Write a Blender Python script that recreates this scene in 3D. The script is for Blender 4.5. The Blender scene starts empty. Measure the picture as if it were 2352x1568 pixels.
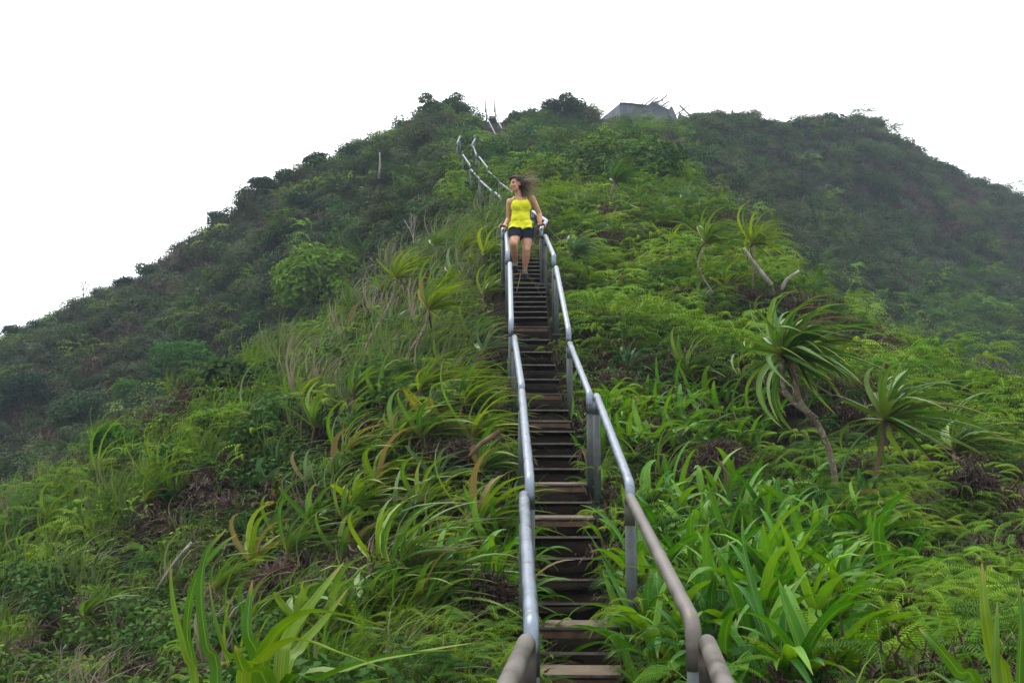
import bpy, math, random
import numpy as np
from mathutils import Vector, Matrix, Euler
rnd = random.Random(7)
def rv(a, b): return rnd.uniform(a, b)
R = np.random.default_rng(11)
scene = bpy.context.scene
COL = scene.collection

# ------------------------------------------------------------------ camera
PITCH = math.radians(12.0)
cam_data = bpy.data.cameras.new("camera")
cam_data.lens = 35.0; cam_data.sensor_width = 36.0
cam_data.clip_start = 0.05; cam_data.clip_end = 5000
cam = bpy.data.objects.new("camera", cam_data); COL.objects.link(cam)
cam.location = (0, 0, 0); cam.rotation_euler = (math.radians(90) + PITCH, 0, 0)
scene.camera = cam

# ------------------------------------------------------------------ sky
SUN_EL, SUN_AZ = math.radians(62), math.radians(-35)      # high, a little left of the view direction
world = bpy.data.worlds.new("World"); scene.world = world; world.use_nodes = True
nt = world.node_tree; nt.nodes.clear()
sky = nt.nodes.new("ShaderNodeTexSky"); sky.sky_type = 'NISHITA'; sky.sun_disc = False
sky.sun_elevation = SUN_EL; sky.sun_rotation = SUN_AZ; sky.dust_density = 4.0; sky.air_density = 1.0
sk = nt.nodes.new("ShaderNodeVectorMath"); sk.operation = 'SCALE'; sk.inputs[3].default_value = 0.12
mx = nt.nodes.new("ShaderNodeMix"); mx.data_type = 'RGBA'; mx.inputs[0].default_value = 0.86
# the white of low cloud: overcast sky, three times as bright overhead as at the horizon (CIE overcast)
tcw = nt.nodes.new("ShaderNodeTexCoord"); sxy = nt.nodes.new("ShaderNodeSeparateXYZ"); mxz = nt.nodes.new("ShaderNodeMath"); mxz.operation = 'MAXIMUM'; mxz.inputs[1].default_value = 0.0
mad = nt.nodes.new("ShaderNodeMath"); mad.operation = 'MULTIPLY_ADD'; mad.inputs[1].default_value = 2.0; mad.inputs[2].default_value = 1.0
cwh = nt.nodes.new("ShaderNodeVectorMath"); cwh.operation = 'SCALE'; cwh.inputs[0].default_value = (.97, 1.0, 1.03)
nt.links.new(tcw.outputs['Generated'], sxy.inputs[0]); nt.links.new(sxy.outputs[2], mxz.inputs[0]); nt.links.new(mxz.outputs[0], mad.inputs[0]); nt.links.new(mad.outputs[0], cwh.inputs[3]); nt.links.new(cwh.outputs[0], mx.inputs[7])
bg = nt.nodes.new("ShaderNodeBackground"); bg.inputs[1].default_value = 1.0
ow = nt.nodes.new("ShaderNodeOutputWorld")
nt.links.new(sky.outputs[0], sk.inputs[0]); nt.links.new(sk.outputs[0], mx.inputs[6])
nt.links.new(mx.outputs[2], bg.inputs[0]); nt.links.new(bg.outputs[0], ow.inputs[0])

# ------------------------------------------------------------------ sun (diffuse, through cloud)
sd = bpy.data.lights.new("sun", 'SUN'); sd.energy = 1.5; sd.angle = math.radians(30); sd.color = (1.0, .97, .93)
sun = bpy.data.objects.new("sun", sd); COL.objects.link(sun)
sdir = Vector((math.sin(SUN_AZ) * math.cos(SUN_EL), math.cos(SUN_AZ) * math.cos(SUN_EL), math.sin(SUN_EL)))
sun.rotation_euler = sdir.to_track_quat('Z', 'Y').to_euler(); sun.location = (0, 0, 60)

vs = scene.view_settings
vs.view_transform = 'Standard'; vs.look = 'None'; vs.exposure = 0.43; vs.gamma = 1.0; vs.use_curve_mapping = False
cy = scene.cycles
cy.max_bounces = 2; cy.diffuse_bounces = 1; cy.glossy_bounces = 1; cy.transmission_bounces = 2
cy.volume_bounces = 0; cy.transparent_max_bounces = 4; cy.caustics_reflective = False; cy.caustics_refractive = False
cy.use_denoising = True; cy.use_adaptive_sampling = True; cy.adaptive_threshold = .008; cy.sample_clamp_indirect = 6.0

# ------------------------------------------------------------------ helpers
F = 2286.0
CP, SP = math.cos(PITCH), math.sin(PITCH)
def W(u, v, d):
    """world point seen at (u,v) of the 2352x1568 picture, d metres along the view axis"""
    a = (u - 1176) / F * d; b = (784 - v) / F * d
    return np.array([a, d * CP - b * SP, d * SP + b * CP])
def proj(p):
    p = np.asarray(p, float)
    d = p[..., 1] * CP + p[..., 2] * SP; b = -p[..., 1] * SP + p[..., 2] * CP
    dd = np.maximum(d, 1e-3)
    return 1176 + p[..., 0] / dd * F, 784 - b / dd * F, d
def nrm(v):
    v = np.asarray(v, float); return v / (math.sqrt(v[0] * v[0] + v[1] * v[1] + v[2] * v[2]) + 1e-12)
def cross(a, b):
    a0, a1, a2 = a; b0, b1, b2 = b
    return np.array((a1 * b2 - a2 * b1, a2 * b0 - a0 * b2, a0 * b1 - a1 * b0))
def cloud(mb, P, Nr, L, w):
    """many small folded leaves at once: points, facing, lengths"""
    n = len(P); Nr = Nr / (np.linalg.norm(Nr, axis=1)[:, None] + 1e-9); q = R.normal(size=(n, 3)); a = np.cross(Nr, q); a /= np.linalg.norm(a, axis=1)[:, None] + 1e-9; b = np.cross(Nr, a)
    L = L[:, None]; w = w if np.isscalar(w) else w[:, None]
    V = np.stack([P, P + a * L * .5 + b * w * .5 + Nr * w * .12, P + a * L - Nr * L * .1, P + a * L * .5 - b * w * .5 + Nr * w * .12], 1).reshape(-1, 3)
    k = np.arange(n)[:, None] * 4 + np.arange(4)
    mb.add(V, [tuple(x) for x in k.tolist()], np.full(4 * n, .4))
def vnoise(x, y, s=0):
    xi = np.floor(x); yi = np.floor(y); fx = x - xi; fy = y - yi
    fx = fx * fx * (3 - 2 * fx); fy = fy * fy * (3 - 2 * fy)
    def h(a, b):
        q = np.sin(a * 127.1 + b * 311.7 + s * 74.7) * 43758.5453
        return q - np.floor(q)
    return (h(xi, yi) * (1 - fx) + h(xi + 1, yi) * fx) * (1 - fy) + (h(xi, yi + 1) * (1 - fx) + h(xi + 1, yi + 1) * fx) * fy
def fbm(x, y, s=0, o=4):
    t = 0; a = .5
    for i in range(o):
        t = t + a * vnoise(x * 2 ** i, y * 2 ** i, s + i * 3); a *= .5
    return t / (1 - .5 ** o)

class MB:
    """collects vertices and faces for ONE mesh"""
    def __init__(s): s.v = []; s.f = []; s.t = []; s.s = []; s.n = 0
    def add(s, v, f, t=None, sx=None):
        v = np.asarray(v, float); s.s.append(np.zeros(len(v)) if sx is None else np.asarray(sx, float))
        s.v.append(v); s.f += [tuple(i + s.n for i in q) for q in f]
        s.t.append(np.zeros(len(v)) if t is None else np.asarray(t, float)); s.n += len(v)
    def mesh(s, name, mat, smooth=True):
        me = bpy.data.meshes.new(name)
        V = np.concatenate(s.v) if s.v else np.zeros((0, 3))
        me.from_pydata(V.tolist(), [], s.f)
        if s.t and any(x.any() for x in s.t):
            a = me.attributes.new("t", 'FLOAT', 'POINT'); a.data.foreach_set("value", np.concatenate(s.t))
        if s.s and any(x.any() for x in s.s):
            a = me.attributes.new("s", 'FLOAT', 'POINT'); a.data.foreach_set("value", np.concatenate(s.s))
        if smooth: me.polygons.foreach_set("use_smooth", [True] * len(me.polygons))
        if mat: me.materials.append(mat)
        me.update(); return me
def obj(name, me, parent=None, loc=None):
    o = bpy.data.objects.new(name, me); COL.objects.link(o)
    if parent: o.parent = parent
    if loc is not None: o.location = loc
    return o
LABELS = {}
def tag(o, label=None, cat=None, group=None, kind=None):
    if label: o["label"] = label
    if cat: o["category"] = cat
    if group: o["group"] = group
    if kind: o["kind"] = kind
    return o
def thing(name, label, cat, loc, group=None):
    o = bpy.data.objects.new(name, None); COL.objects.link(o); o.empty_display_size = .1
    o.location = loc; return tag(o, label, cat, group, 'thing')

def fillet(pts, r, n=5):
    pts = [np.asarray(p, float) for p in pts]; out = [pts[0]]
    for a, b, c in zip(pts, pts[1:], pts[2:]):
        q = min(r, .45 * np.linalg.norm(b - a), .45 * np.linalg.norm(c - b))
        p0 = b + nrm(a - b) * q; p2 = b + nrm(c - b) * q
        for i in range(n + 1):
            t = i / n; out.append((1 - t) ** 2 * p0 + 2 * t * (1 - t) * b + t * t * p2)
    out.append(pts[-1]); return out
def tube(mb, pts, rad, seg=10, cap=True, t=None):
    pts = [np.asarray(p, float) for p in pts]; n = len(pts)
    rad = [rad] * n if np.isscalar(rad) else rad
    ref = np.array([0, 0, 1.]) if abs(nrm(pts[1] - pts[0])[2]) < .9 else np.array([1., 0, 0])
    V = []; T = []
    s0 = None
    for i in range(n):
        d = nrm(pts[min(i + 1, n - 1)] - pts[max(i - 1, 0)])
        s = cross(d, ref) if s0 is None else s0 - d * np.dot(s0, d)
        s = nrm(s); s0 = s; b = cross(d, s)
        for k in range(seg):
            a = 2 * math.pi * k / seg
            V.append(pts[i] + rad[i] * (math.cos(a) * s + math.sin(a) * b)); T.append(i / (n - 1) if t is None else t)
    Fc = [(i * seg + k, i * seg + (k + 1) % seg, (i + 1) * seg + (k + 1) % seg, (i + 1) * seg + k) for i in range(n - 1) for k in range(seg)]
    if cap: Fc += [tuple(range(seg))[::-1], tuple((n - 1) * seg + k for k in range(seg))]
    mb.add(V, Fc, T)
def boxv(mb, c, ax, ay, az, t=0.0):
    """box from centre and three half-axis vectors"""
    c, ax, ay, az = [np.asarray(q, float) for q in (c, ax, ay, az)]
    V = [c + i * ax + j * ay + k * az for k in (-1, 1) for j in (-1, 1) for i in (-1, 1)]
    mb.add(V, [(0, 2, 3, 1), (4, 5, 7, 6), (0, 1, 5, 4), (2, 6, 7, 3), (0, 4, 6, 2), (1, 3, 7, 5)], [t] * 8)

def path(p0, d0, L, n, g=0.0, wind=(0, 0, 0), jit=0.0, rg=rnd):
    p = np.asarray(p0, float); d = nrm(d0); P = [p]; w = np.asarray(wind, float) + np.array([0, 0, -g])
    for i in range(n):
        k = (i + 1) / n
        d = nrm(d + w * k * (2.0 / n) + np.array([rg.uniform(-jit, jit) for _ in range(3)]) / n)
        p = p + d * (L / n); P.append(p)
    return np.array(P)
PROF = {'strap': lambda t: min(1, .55 + 2.2 * t) * (1 - t ** 2.6) ** .9,
        'broad': lambda t: max(.10, math.sin(math.pi * min(1, t * .86 + .12)) ** .8) * (1 if t < .97 else .0) ,
        'grass': lambda t: (1 - t) ** .7 * min(1, .6 + 3 * t)}
def strap(mb, P, Wd, fold=.3, prof='strap', roll=0.0):
    """a leaf blade: strip with a folded midrib along the path P"""
    n = len(P); V = []; T = []; f = PROF[prof]
    s0 = cross(P[-1] - P[0], (0, 0, 1)); 
    s0 = nrm(s0) if math.hypot(s0[0], s0[1]) > .25 * float(np.linalg.norm(P[-1] - P[0])) else nrm((1, rv(-.5, .5), 0))
    for i in range(n):
        d = nrm(P[min(i + 1, n - 1)] - P[max(i - 1, 0)])
        s = s0 - d * float(np.dot(s0, d))
        s = nrm(s); s0 = s; up = cross(s, d)
        if roll:
            a = roll; s, up = s * math.cos(a) + up * math.sin(a), up * math.cos(a) - s * math.sin(a)
        w = Wd * .5 * f(i / (n - 1)) + .0006
        V += [P[i] - s * w + up * fold * w, P[i], P[i] + s * w + up * fold * w]; T += [i / (n - 1)] * 3
    Fc = []
    for i in range(n - 1):
        a = 3 * i; Fc += [(a, a + 1, a + 4, a + 3), (a + 1, a + 2, a + 5, a + 4)]
    mb.add(V, Fc, T, [-1, 0, 1] * n)
def flat_strap(mb, P, Wd, prof='grass', t0=0.0, side=None):
    n = len(P); V = []; T = []; f = PROF[prof]
    for i in range(n):
        d = nrm(P[min(i + 1, n - 1)] - P[max(i - 1, 0)])
        s = cross(d, (0, 0, 1)) if side is None else np.asarray(side, float)
        if abs(s).max() < .1: s = np.array([1., 0, 0])
        s = nrm(s); w = Wd * .5 * f(i / (n - 1)) + .0004
        V += [P[i] - s * w, P[i] + s * w]; T += [i / (n - 1)] * 2
    mb.add(V, [(2 * i, 2 * i + 1, 2 * i + 3, 2 * i + 2) for i in range(n - 1)], T)
def comb(mb, P, n, Lmax, wr=.16, ang=70, droop=.35, stem=.004, env=None, tt=0.0):
    """fern blade: midrib along P with n pairs of narrow leaflets"""
    P = np.asarray(P); m = len(P) - 1
    env = env or (lambda t: math.sin(math.pi * (t * .9 + .1) ** .75) ** .8)
    V = []; Fc = []; T = []
    ca, sa = math.cos(math.radians(ang)), math.sin(math.radians(ang))
    for i in range(n):
        t = (i + .5) / n; x = t * m; k = min(int(x), m - 1); p = P[k] + (P[k + 1] - P[k]) * (x - k)
        d = nrm(P[k + 1] - P[k]); s = cross(d, (0, 0, 1))
        if abs(s).max() < .1: s = np.array([1., 0, 0])
        s = nrm(s); up = cross(s, d); L = Lmax * env(t)
        for sg in (-1, 1):
            q = d * ca + s * sg * sa; w = d * (L * wr * .5)
            b = len(V); e = p + q * L - up * (L * droop); mid = p + q * L * .5 - up * (L * droop * .22)
            V += [p, mid - w, e, mid + w]; T += [t * .6 + tt, t * .6 + tt, t * .6 + tt + .3, t * .6 + tt]
            Fc.append((b, b + 1, b + 2, b + 3))
    mb.add(V, Fc, T)
    flat_strap(mb, P, stem * 2, 'strap')

# ------------------------------------------------------------------ materials
def nodes_mat(name):
    m = bpy.data.materials.new(name); m.use_nodes = True; m.node_tree.nodes.clear(); return m, m.node_tree
def N(nt, t, **kw):
    n = nt.nodes.new(t)
    for k, v in kw.items(): setattr(n, k, v)
    return n
def mixc(nt, fac, a, b, blend='MIX'):
    n = N(nt, "ShaderNodeMix", data_type='RGBA', blend_type=blend); n.clamp_factor = True
    for s, x in ((0, fac), (6, a), (7, b)):
        if isinstance(x, (int, float)): n.inputs[s].default_value = x
        elif isinstance(x, tuple): n.inputs[s].default_value = (*x, 1)
        else: nt.links.new(x, n.inputs[s])
    return n.outputs[2]
def ramp(nt, fac, lo, hi):
    n = N(nt, "ShaderNodeMapRange"); n.inputs[1].default_value = lo; n.inputs[2].default_value = hi
    nt.links.new(fac, n.inputs[0]); return n.outputs[0]
def leaf_mat(name, c1, c2, tip=None, tip0=.8, base=None, dead=None, dead_p=.12, rough=.42, trans=.28, spec=.35, tint=False, streak=False):
    m, nt = nodes_mat(name)
    oi = N(nt, "ShaderNodeObjectInfo"); rndv = oi.outputs['Random']
    if tint:
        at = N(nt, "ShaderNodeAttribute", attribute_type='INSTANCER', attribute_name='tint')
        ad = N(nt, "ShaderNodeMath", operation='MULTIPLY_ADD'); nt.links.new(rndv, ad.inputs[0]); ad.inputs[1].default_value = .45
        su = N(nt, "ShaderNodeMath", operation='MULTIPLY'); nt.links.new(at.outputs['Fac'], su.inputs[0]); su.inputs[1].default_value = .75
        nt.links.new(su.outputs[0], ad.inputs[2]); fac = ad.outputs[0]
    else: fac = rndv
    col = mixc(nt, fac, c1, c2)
    tc = N(nt, "ShaderNodeTexCoord")
    no = N(nt, "ShaderNodeTexNoise"); no.inputs['Scale'].default_value = 9; no.inputs['Detail'].default_value = 2
    nt.links.new(tc.outputs['Object'], no.inputs['Vector'])
    v = N(nt, "ShaderNodeHueSaturation"); nt.links.new(col, v.inputs['Color'])
    nt.links.new(ramp(nt, no.outputs[0], .2, .8), v.inputs['Value'])
    mr = v.inputs['Value'].links[0].from_node; mr.inputs[3].default_value = .72; mr.inputs[4].default_value = 1.28
    h = N(nt, "ShaderNodeMath", operation='MULTIPLY_ADD'); nt.links.new(rndv, h.inputs[0]); h.inputs[1].default_value = -.035; h.inputs[2].default_value = .515
    nt.links.new(h.outputs[0], v.inputs['Hue'])
    col = v.outputs[0]
    ta = N(nt, "ShaderNodeAttribute", attribute_name='t')
    if streak:
        sa = N(nt, "ShaderNodeAttribute", attribute_name='s'); cb_ = N(nt, "ShaderNodeCombineXYZ"); sm = N(nt, "ShaderNodeMath", operation='MULTIPLY'); sm.inputs[1].default_value = 9.0
        nt.links.new(sa.outputs['Fac'], sm.inputs[0]); nt.links.new(sm.outputs[0], cb_.inputs[0]); nt.links.new(ta.outputs['Fac'], cb_.inputs[1]); nt.links.new(rndv, cb_.inputs[2])
        n4 = N(nt, "ShaderNodeTexNoise"); n4.inputs['Scale'].default_value = 1.3; n4.inputs['Detail'].default_value = 3; nt.links.new(cb_.outputs[0], n4.inputs['Vector'])
        v2 = N(nt, "ShaderNodeHueSaturation"); nt.links.new(col, v2.inputs['Color']); mr2 = ramp(nt, n4.outputs[0], .25, .75); mr2.node.inputs[3].default_value = .62; mr2.node.inputs[4].default_value = 1.38; nt.links.new(mr2, v2.inputs['Value'])
        ab = N(nt, "ShaderNodeMath", operation='ABSOLUTE'); nt.links.new(sa.outputs['Fac'], ab.inputs[0])
        col = mixc(nt, ramp(nt, ab.outputs[0], .10, .02), v2.outputs[0], (.15, .20, .04))
        n5 = N(nt, "ShaderNodeTexNoise"); n5.inputs['Scale'].default_value = 34; n5.inputs['Detail'].default_value = 3; nt.links.new(tc.outputs['Object'], n5.inputs['Vector'])
        col = mixc(nt, ramp(nt, n5.outputs[0], .66, .74), col, (.13, .085, .03))
    if base: col = mixc(nt, ramp(nt, ta.outputs['Fac'], .22, .0), col, base)
    if tip: col = mixc(nt, ramp(nt, ta.outputs['Fac'], tip0, 1.02), col, tip)
    if dead:
        w = N(nt, "ShaderNodeMath", operation='MULTIPLY'); nt.links.new(rndv, w.inputs[0]); w.inputs[1].default_value = 7.31
        fr = N(nt, "ShaderNodeMath", operation='FRACT'); nt.links.new(w.outputs[0], fr.inputs[0])
        lt = N(nt, "ShaderNodeMath", operation='LESS_THAN'); nt.links.new(fr.outputs[0], lt.inputs[0]); lt.inputs[1].default_value = dead_p
        col = mixc(nt, lt.outputs[0], col, dead)
    pb = N(nt, "ShaderNodeBsdfPrincipled"); nt.links.new(col, pb.inputs['Base Color'])
    pb.inputs['Roughness'].default_value = rough; pb.inputs['Specular IOR Level'].default_value = spec
    tr = N(nt, "ShaderNodeBsdfTranslucent")
    hs = N(nt, "ShaderNodeHueSaturation"); hs.inputs['Saturation'].default_value = 1.12; hs.inputs['Value'].default_value = 1.25; hs.inputs['Hue'].default_value = .488
    nt.links.new(col, hs.inputs['Color']); nt.links.new(hs.outputs[0], tr.inputs[0])
    ms = N(nt, "ShaderNodeMixShader"); ms.inputs[0].default_value = trans
    nt.links.new(pb.outputs[0], ms.inputs[1]); nt.links.new(tr.outputs[0], ms.inputs[2])
    o = N(nt, "ShaderNodeOutputMaterial"); nt.links.new(ms.outputs[0], o.inputs[0])
    return m
def rough_mat(name, c1, c2, scale=6, rough=.85, metal=0.0, bump=.3, detail=6, c3=None, spec=.3, coords='Object', stretch=None):
    m, nt = nodes_mat(name)
    tc = N(nt, "ShaderNodeTexCoord"); vec = tc.outputs[coords]
    if stretch:
        mp = N(nt, "ShaderNodeMapping"); mp.inputs['Scale'].default_value = stretch; nt.links.new(vec, mp.inputs[0]); vec = mp.outputs[0]
    no = N(nt, "ShaderNodeTexNoise"); no.inputs['Scale'].default_value = scale; no.inputs['Detail'].default_value = detail
    nt.links.new(vec, no.inputs['Vector'])
    col = mixc(nt, ramp(nt, no.outputs[0], .32, .68), c1, c2)
    if c3:
        n2 = N(nt, "ShaderNodeTexNoise"); n2.inputs['Scale'].default_value = scale * 3.3; n2.inputs['Detail'].default_value = 8
        nt.links.new(vec, n2.inputs['Vector']); col = mixc(nt, ramp(nt, n2.outputs[0], .55, .66), col, c3)
    pb = N(nt, "ShaderNodeBsdfPrincipled"); nt.links.new(col, pb.inputs['Base Color'])
    pb.inputs['Roughness'].default_value = rough
    if metal:
        rr_ = ramp(nt, no.outputs[0], .3, .7); rr_.node.inputs[3].default_value = rough - .1; rr_.node.inputs[4].default_value = rough + .2; nt.links.new(rr_, pb.inputs['Roughness'])
    pb.inputs['Metallic'].default_value = metal; pb.inputs['Specular IOR Level'].default_value = spec
    if bump:
        bp = N(nt, "ShaderNodeBump"); bp.inputs['Strength'].default_value = bump; bp.inputs['Distance'].default_value = .02
        n3 = N(nt, "ShaderNodeTexNoise"); n3.inputs['Scale'].default_value = scale * 5; n3.inputs['Detail'].default_value = 6
        nt.links.new(vec, n3.inputs['Vector']); nt.links.new(n3.outputs[0], bp.inputs['Height']); nt.links.new(bp.outputs[0], pb.inputs['Normal'])
    o = N(nt, "ShaderNodeOutputMaterial"); nt.links.new(pb.outputs[0], o.inputs[0])
    return m
M = {}
M['soil'] = rough_mat('soil', (.007, .005, .004), (.018, .013, .008), 3, 1.0, c3=(.010, .015, .005), spec=.03)
M['stair_soil'] = rough_mat('stair_soil', (.004, .003, .002), (.012, .009, .006), 8, 1.0, spec=.03)  # damp earth, with the shade between the treads put into the colour
M['galv'] = rough_mat('galvanised_steel', (.095, .115, .145), (.165, .187, .22), 9, .36, metal=.9, bump=.08, c3=(.08, .088, .10))
M['galv_brown'] = rough_mat('weathered_steel', (.070, .058, .046), (.13, .115, .10), 8, .45, metal=.6, bump=.1, detail=9)
M['galv_sky_dimmed'] = rough_mat('sky_dimmed_galvanised_steel', (.06, .072, .088), (.10, .115, .135), 9, .5, metal=.7, bump=.08)  # same steel on the upper flights, base colour darkened against sky reflection
M['post'] = rough_mat('post_steel_reflection_tone', (.028, .036, .038), (.060, .070, .070), 6, .6, metal=.0, spec=.12, bump=.15, c3=(.05, .045, .03))  # same steel as the rails, reflections of the dark slope put into its colour
M['tread_tan'] = rough_mat('rusty_tread', (.066, .046, .027), (.125, .092, .056), 9, .7, bump=.2, c3=(.10, .05, .03))
M['tread_dark'] = rough_mat('dirty_tread', (.008, .006, .004), (.022, .016, .011), 9, .95, c3=(.03, .02, .012), spec=.02)
M['lip'] = rough_mat('tread_lip', (.045, .037, .030), (.12, .105, .09), 14, .7, metal=.1, bump=.1, c3=(.09, .05, .03))
M['concrete'] = rough_mat('old_concrete', (.06, .07, .085), (.12, .13, .15), 1.2, .9, c3=(.06, .065, .07))
M['beam'] = rough_mat('beam_wood', (.06, .06, .055), (.12, .115, .10), 6, .85)
M['bark'] = rough_mat('bark', (.09, .065, .045), (.19, .15, .105), 14, .9, bump=.6, c3=(.26, .24, .21))
M['bark_dark'] = rough_mat('bark_dark', (.035, .028, .022), (.085, .07, .055), 14, .9, bump=.6)
M['deadwood'] = rough_mat('deadwood', (.13, .11, .09), (.27, .245, .215), 12, .9, bump=.4, c3=(.12, .09, .06))
M['brownwood'] = rough_mat('brownwood', (.065, .040, .022), (.13, .085, .045), 12, .85, bump=.4, c3=(.12, .07, .03))
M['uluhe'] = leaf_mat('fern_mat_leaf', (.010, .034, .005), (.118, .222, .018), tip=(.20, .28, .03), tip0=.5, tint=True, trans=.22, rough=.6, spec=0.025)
M['uluhe_dk'] = leaf_mat('fern_dark_leaf', (.007, .028, .006), (.042, .105, .016), tint=True, trans=.25, rough=.6, spec=0.025)
M['grass'] = leaf_mat('grass_leaf', (.026, .058, .015), (.115, .155, .058), tip=(.18, .175, .10), tip0=.7, tint=True, dead=(.17, .145, .10), dead_p=.12, trans=.25, rough=.55, spec=0.08)
M['grass_g'] = leaf_mat('green_grass_leaf', (.034, .086, .010), (.100, .185, .024), tip=(.19, .16, .05), tip0=.75, tint=True, trans=.3, rough=.6, spec=0.025)
M['shrub'] = leaf_mat('shrub_leaf', (.010, .032, .009), (.046, .100, .018), tint=True, trans=.2, rough=.6, spec=0.025)
M['shrub_far'] = leaf_mat('hillside_leaf', (.014, .025, .011), (.060, .084, .032), tint=True, trans=.2, rough=.6, spec=0.025)
M['spiky'] = leaf_mat('spiky_leaf', (.030, .055, .030), (.070, .105, .055), tint=True, trans=.18, rough=.55, spec=0.08)
M['dead'] = leaf_mat('dead_fern', (.022, .015, .012), (.092, .062, .044), tint=True, rough=.8, trans=.12, spec=.15)
M['pand'] = leaf_mat('screw_pine_leaf', (.034, .092, .014), (.092, .182, .028), tip=(.20, .17, .05), tip0=.82, base=(.16, .17, .035), dead=(.13, .105, .04), dead_p=.04, rough=.36, trans=.28, spec=0.14, streak=True)
M['pand_y'] = leaf_mat('yellow_green_strap_leaf', (.055, .115, .012), (.135, .215, .022), tip=(.17, .15, .035), tip0=.85, base=(.20, .19, .04), dead=(.15, .12, .04), dead_p=.05, rough=.38, trans=.32, spec=0.12, streak=True)
M['pand_b'] = leaf_mat('blue_green_strap_leaf', (.050, .105, .042), (.105, .180, .075), tip=(.17, .16, .07), tip0=.85, base=(.13, .14, .04), dead=(.20, .16, .09), dead_p=.06, rough=.36, trans=.2, spec=0.18, streak=True)
M['palmg'] = leaf_mat('broad_grass_leaf', (.026, .098, .008), (.080, .225, .016), tip=(.17, .17, .04), tip0=.9, dead=(.13, .10, .035), dead_p=.008, rough=.4, trans=.32, spec=0.1, streak=True)
M['frond'] = leaf_mat('fern_frond', (.050, .125, .010), (.130, .250, .018), trans=.33, rough=.6, spec=0.025)
M['blade'] = leaf_mat('foreground_blade', (.035, .098, .008), (.080, .165, .014), tip=(.24, .17, .05), tip0=.86, rough=.4, trans=.32, spec=0.12, streak=True)
M['frond_dk'] = leaf_mat('dark_fern_frond', (.014, .052, .012), (.046, .112, .022), trans=.25, rough=.6, spec=0.025)
M['frond_y'] = leaf_mat('yellow_fern_frond', (.19, .19, .025), (.27, .24, .03), trans=.33, rough=.6, spec=0.025)
M['tree_leaf'] = leaf_mat('tree_leaf', (.009, .028, .011), (.034, .072, .022), trans=.2, rough=.6, spec=0.025)
M['bush_bright'] = leaf_mat('bright_bush_leaf', (.040, .112, .008), (.080, .172, .014), trans=.3, rough=.6, spec=0.025)
M['bush_mid'] = leaf_mat('bush_leaf', (.026, .086, .011), (.058, .145, .018), trans=.25, rough=.6, spec=0.025)
# ------------------------------------------------------------------ terrain
# stair line: (u, v, d) of the treads in the picture
STAIR = [(1325, 1555, 4.85), (1322, 1445, 5.5), (1300, 1236, 6.8), (1283, 1115, 7.7), (1262, 985, 9.2), (1243, 906, 10.25),
         (1220, 790, 11.9), (1217, 725, 13.0), (1216, 650, 14.4), (1212, 600, 16.0), (1200, 560, 18.5)]
MIDST = [(1152, 508, 27), (1124, 474, 30), (1099, 437, 33), (1082, 409, 35.5), (1068, 379, 38), (1073, 359, 40)]
UPST = [(1132, 356, 46), (1142, 350, 53)]
TOPST = [(1146, 332, 60), (1138, 313, 62), (1131, 268, 65.5)]
CT = []   # (world point, lowered by vegetation)
for (u, v, d) in STAIR + MIDST + UPST + TOPST: CT.append((W(u, v, d), 0.20))
k = .93
NEAR = [  # left flank of the near ridge
 (1100, 1520, 4.3), (1000, 1500, 4.6), (700, 1520, 5.2), (400, 1520, 6.6), (0, 1520, 9.5),
 (1050, 1300, 6.3), (700, 1300, 7.4), (400, 1300, 9.2), (0, 1310, 12.5), (1080, 1100, 8.3), (1000, 1100, 8.5), (700, 1100, 10.2), (400, 1100, 13), (0, 1130, 17.5),
 (1100, 900, 11.0), (900, 900, 12), (700, 900, 14), (540, 900, 16.5), (1100, 740, 14.2), (1000, 700, 15.5), (870, 700, 17.2),
 (1100, 580, 18), (1060, 540, 21), (1020, 530, 24), (280, 1010, 19.5), (700, 785, 17.8), (850, 670, 19.5), (1000, 515, 26), (1130, 455, 26),
 # right flank
 (1480, 1500, 4.9), (1750, 1500, 4.5), (2100, 1480, 4.3), (2352, 1450, 4.5), (1900, 1600, 3.7), (2352, 1600, 3.5),
 (1500, 1300, 6.2), (1900, 1280, 6.5), (2200, 1280, 6.6), (2352, 1270, 7), (1450, 1100, 8.3), (1800, 1100, 8.8), (2000, 1120, 8.6), (2200, 1100, 9.2), (2352, 1080, 9.8),
 (1400, 950, 10.3), (1600, 950, 10.8), (1750, 930, 11.8), (1950, 960, 11.3), (2200, 950, 12.5), (2352, 945, 12.5), (2110, 905, 13), (1960, 850, 14),
 (1380, 800, 13.2), (1500, 800, 13.8), (1700, 770, 15), (1880, 740, 16.5), (1860, 670, 17.5), (1350, 650, 17), (1600, 620, 18.6), (1780, 600, 20),
 (1300, 560, 19.5), (1500, 520, 22.5), (1680, 490, 25.5), (1300, 450, 28), (1500, 415, 30), (1610, 425, 31), (1240, 370, 40), (1400, 350, 42), (1520, 365, 39),
 (1180, 420, 30), (1150, 370, 40), (1020, 400, 38), (1000, 330, 50), (1080, 300, 56), (1200, 300, 58), (1330, 295, 60), (1420, 300, 62), (1500, 300, 63)]
FAR = [  # left hillside behind the gully
 (0, 1090, 35), (280, 985, 38), (500, 880, 40), (700, 755, 40), (850, 640, 38), (980, 500, 37), (0, 920, 45), (150, 900, 44), (300, 800, 47), (500, 700, 46),
 (600, 600, 48), (740, 660, 41), (800, 500, 46), (900, 410, 49), (450, 620, 55),
 # right hillside
 (1690, 440, 58), (1800, 520, 58), (1870, 620, 56), (1960, 740, 54), (2100, 850, 52), (2352, 880, 56), (2352, 660, 82), (2150, 600, 76), (1950, 450, 80), (1760, 360, 74), (2250, 500, 96)]
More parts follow.
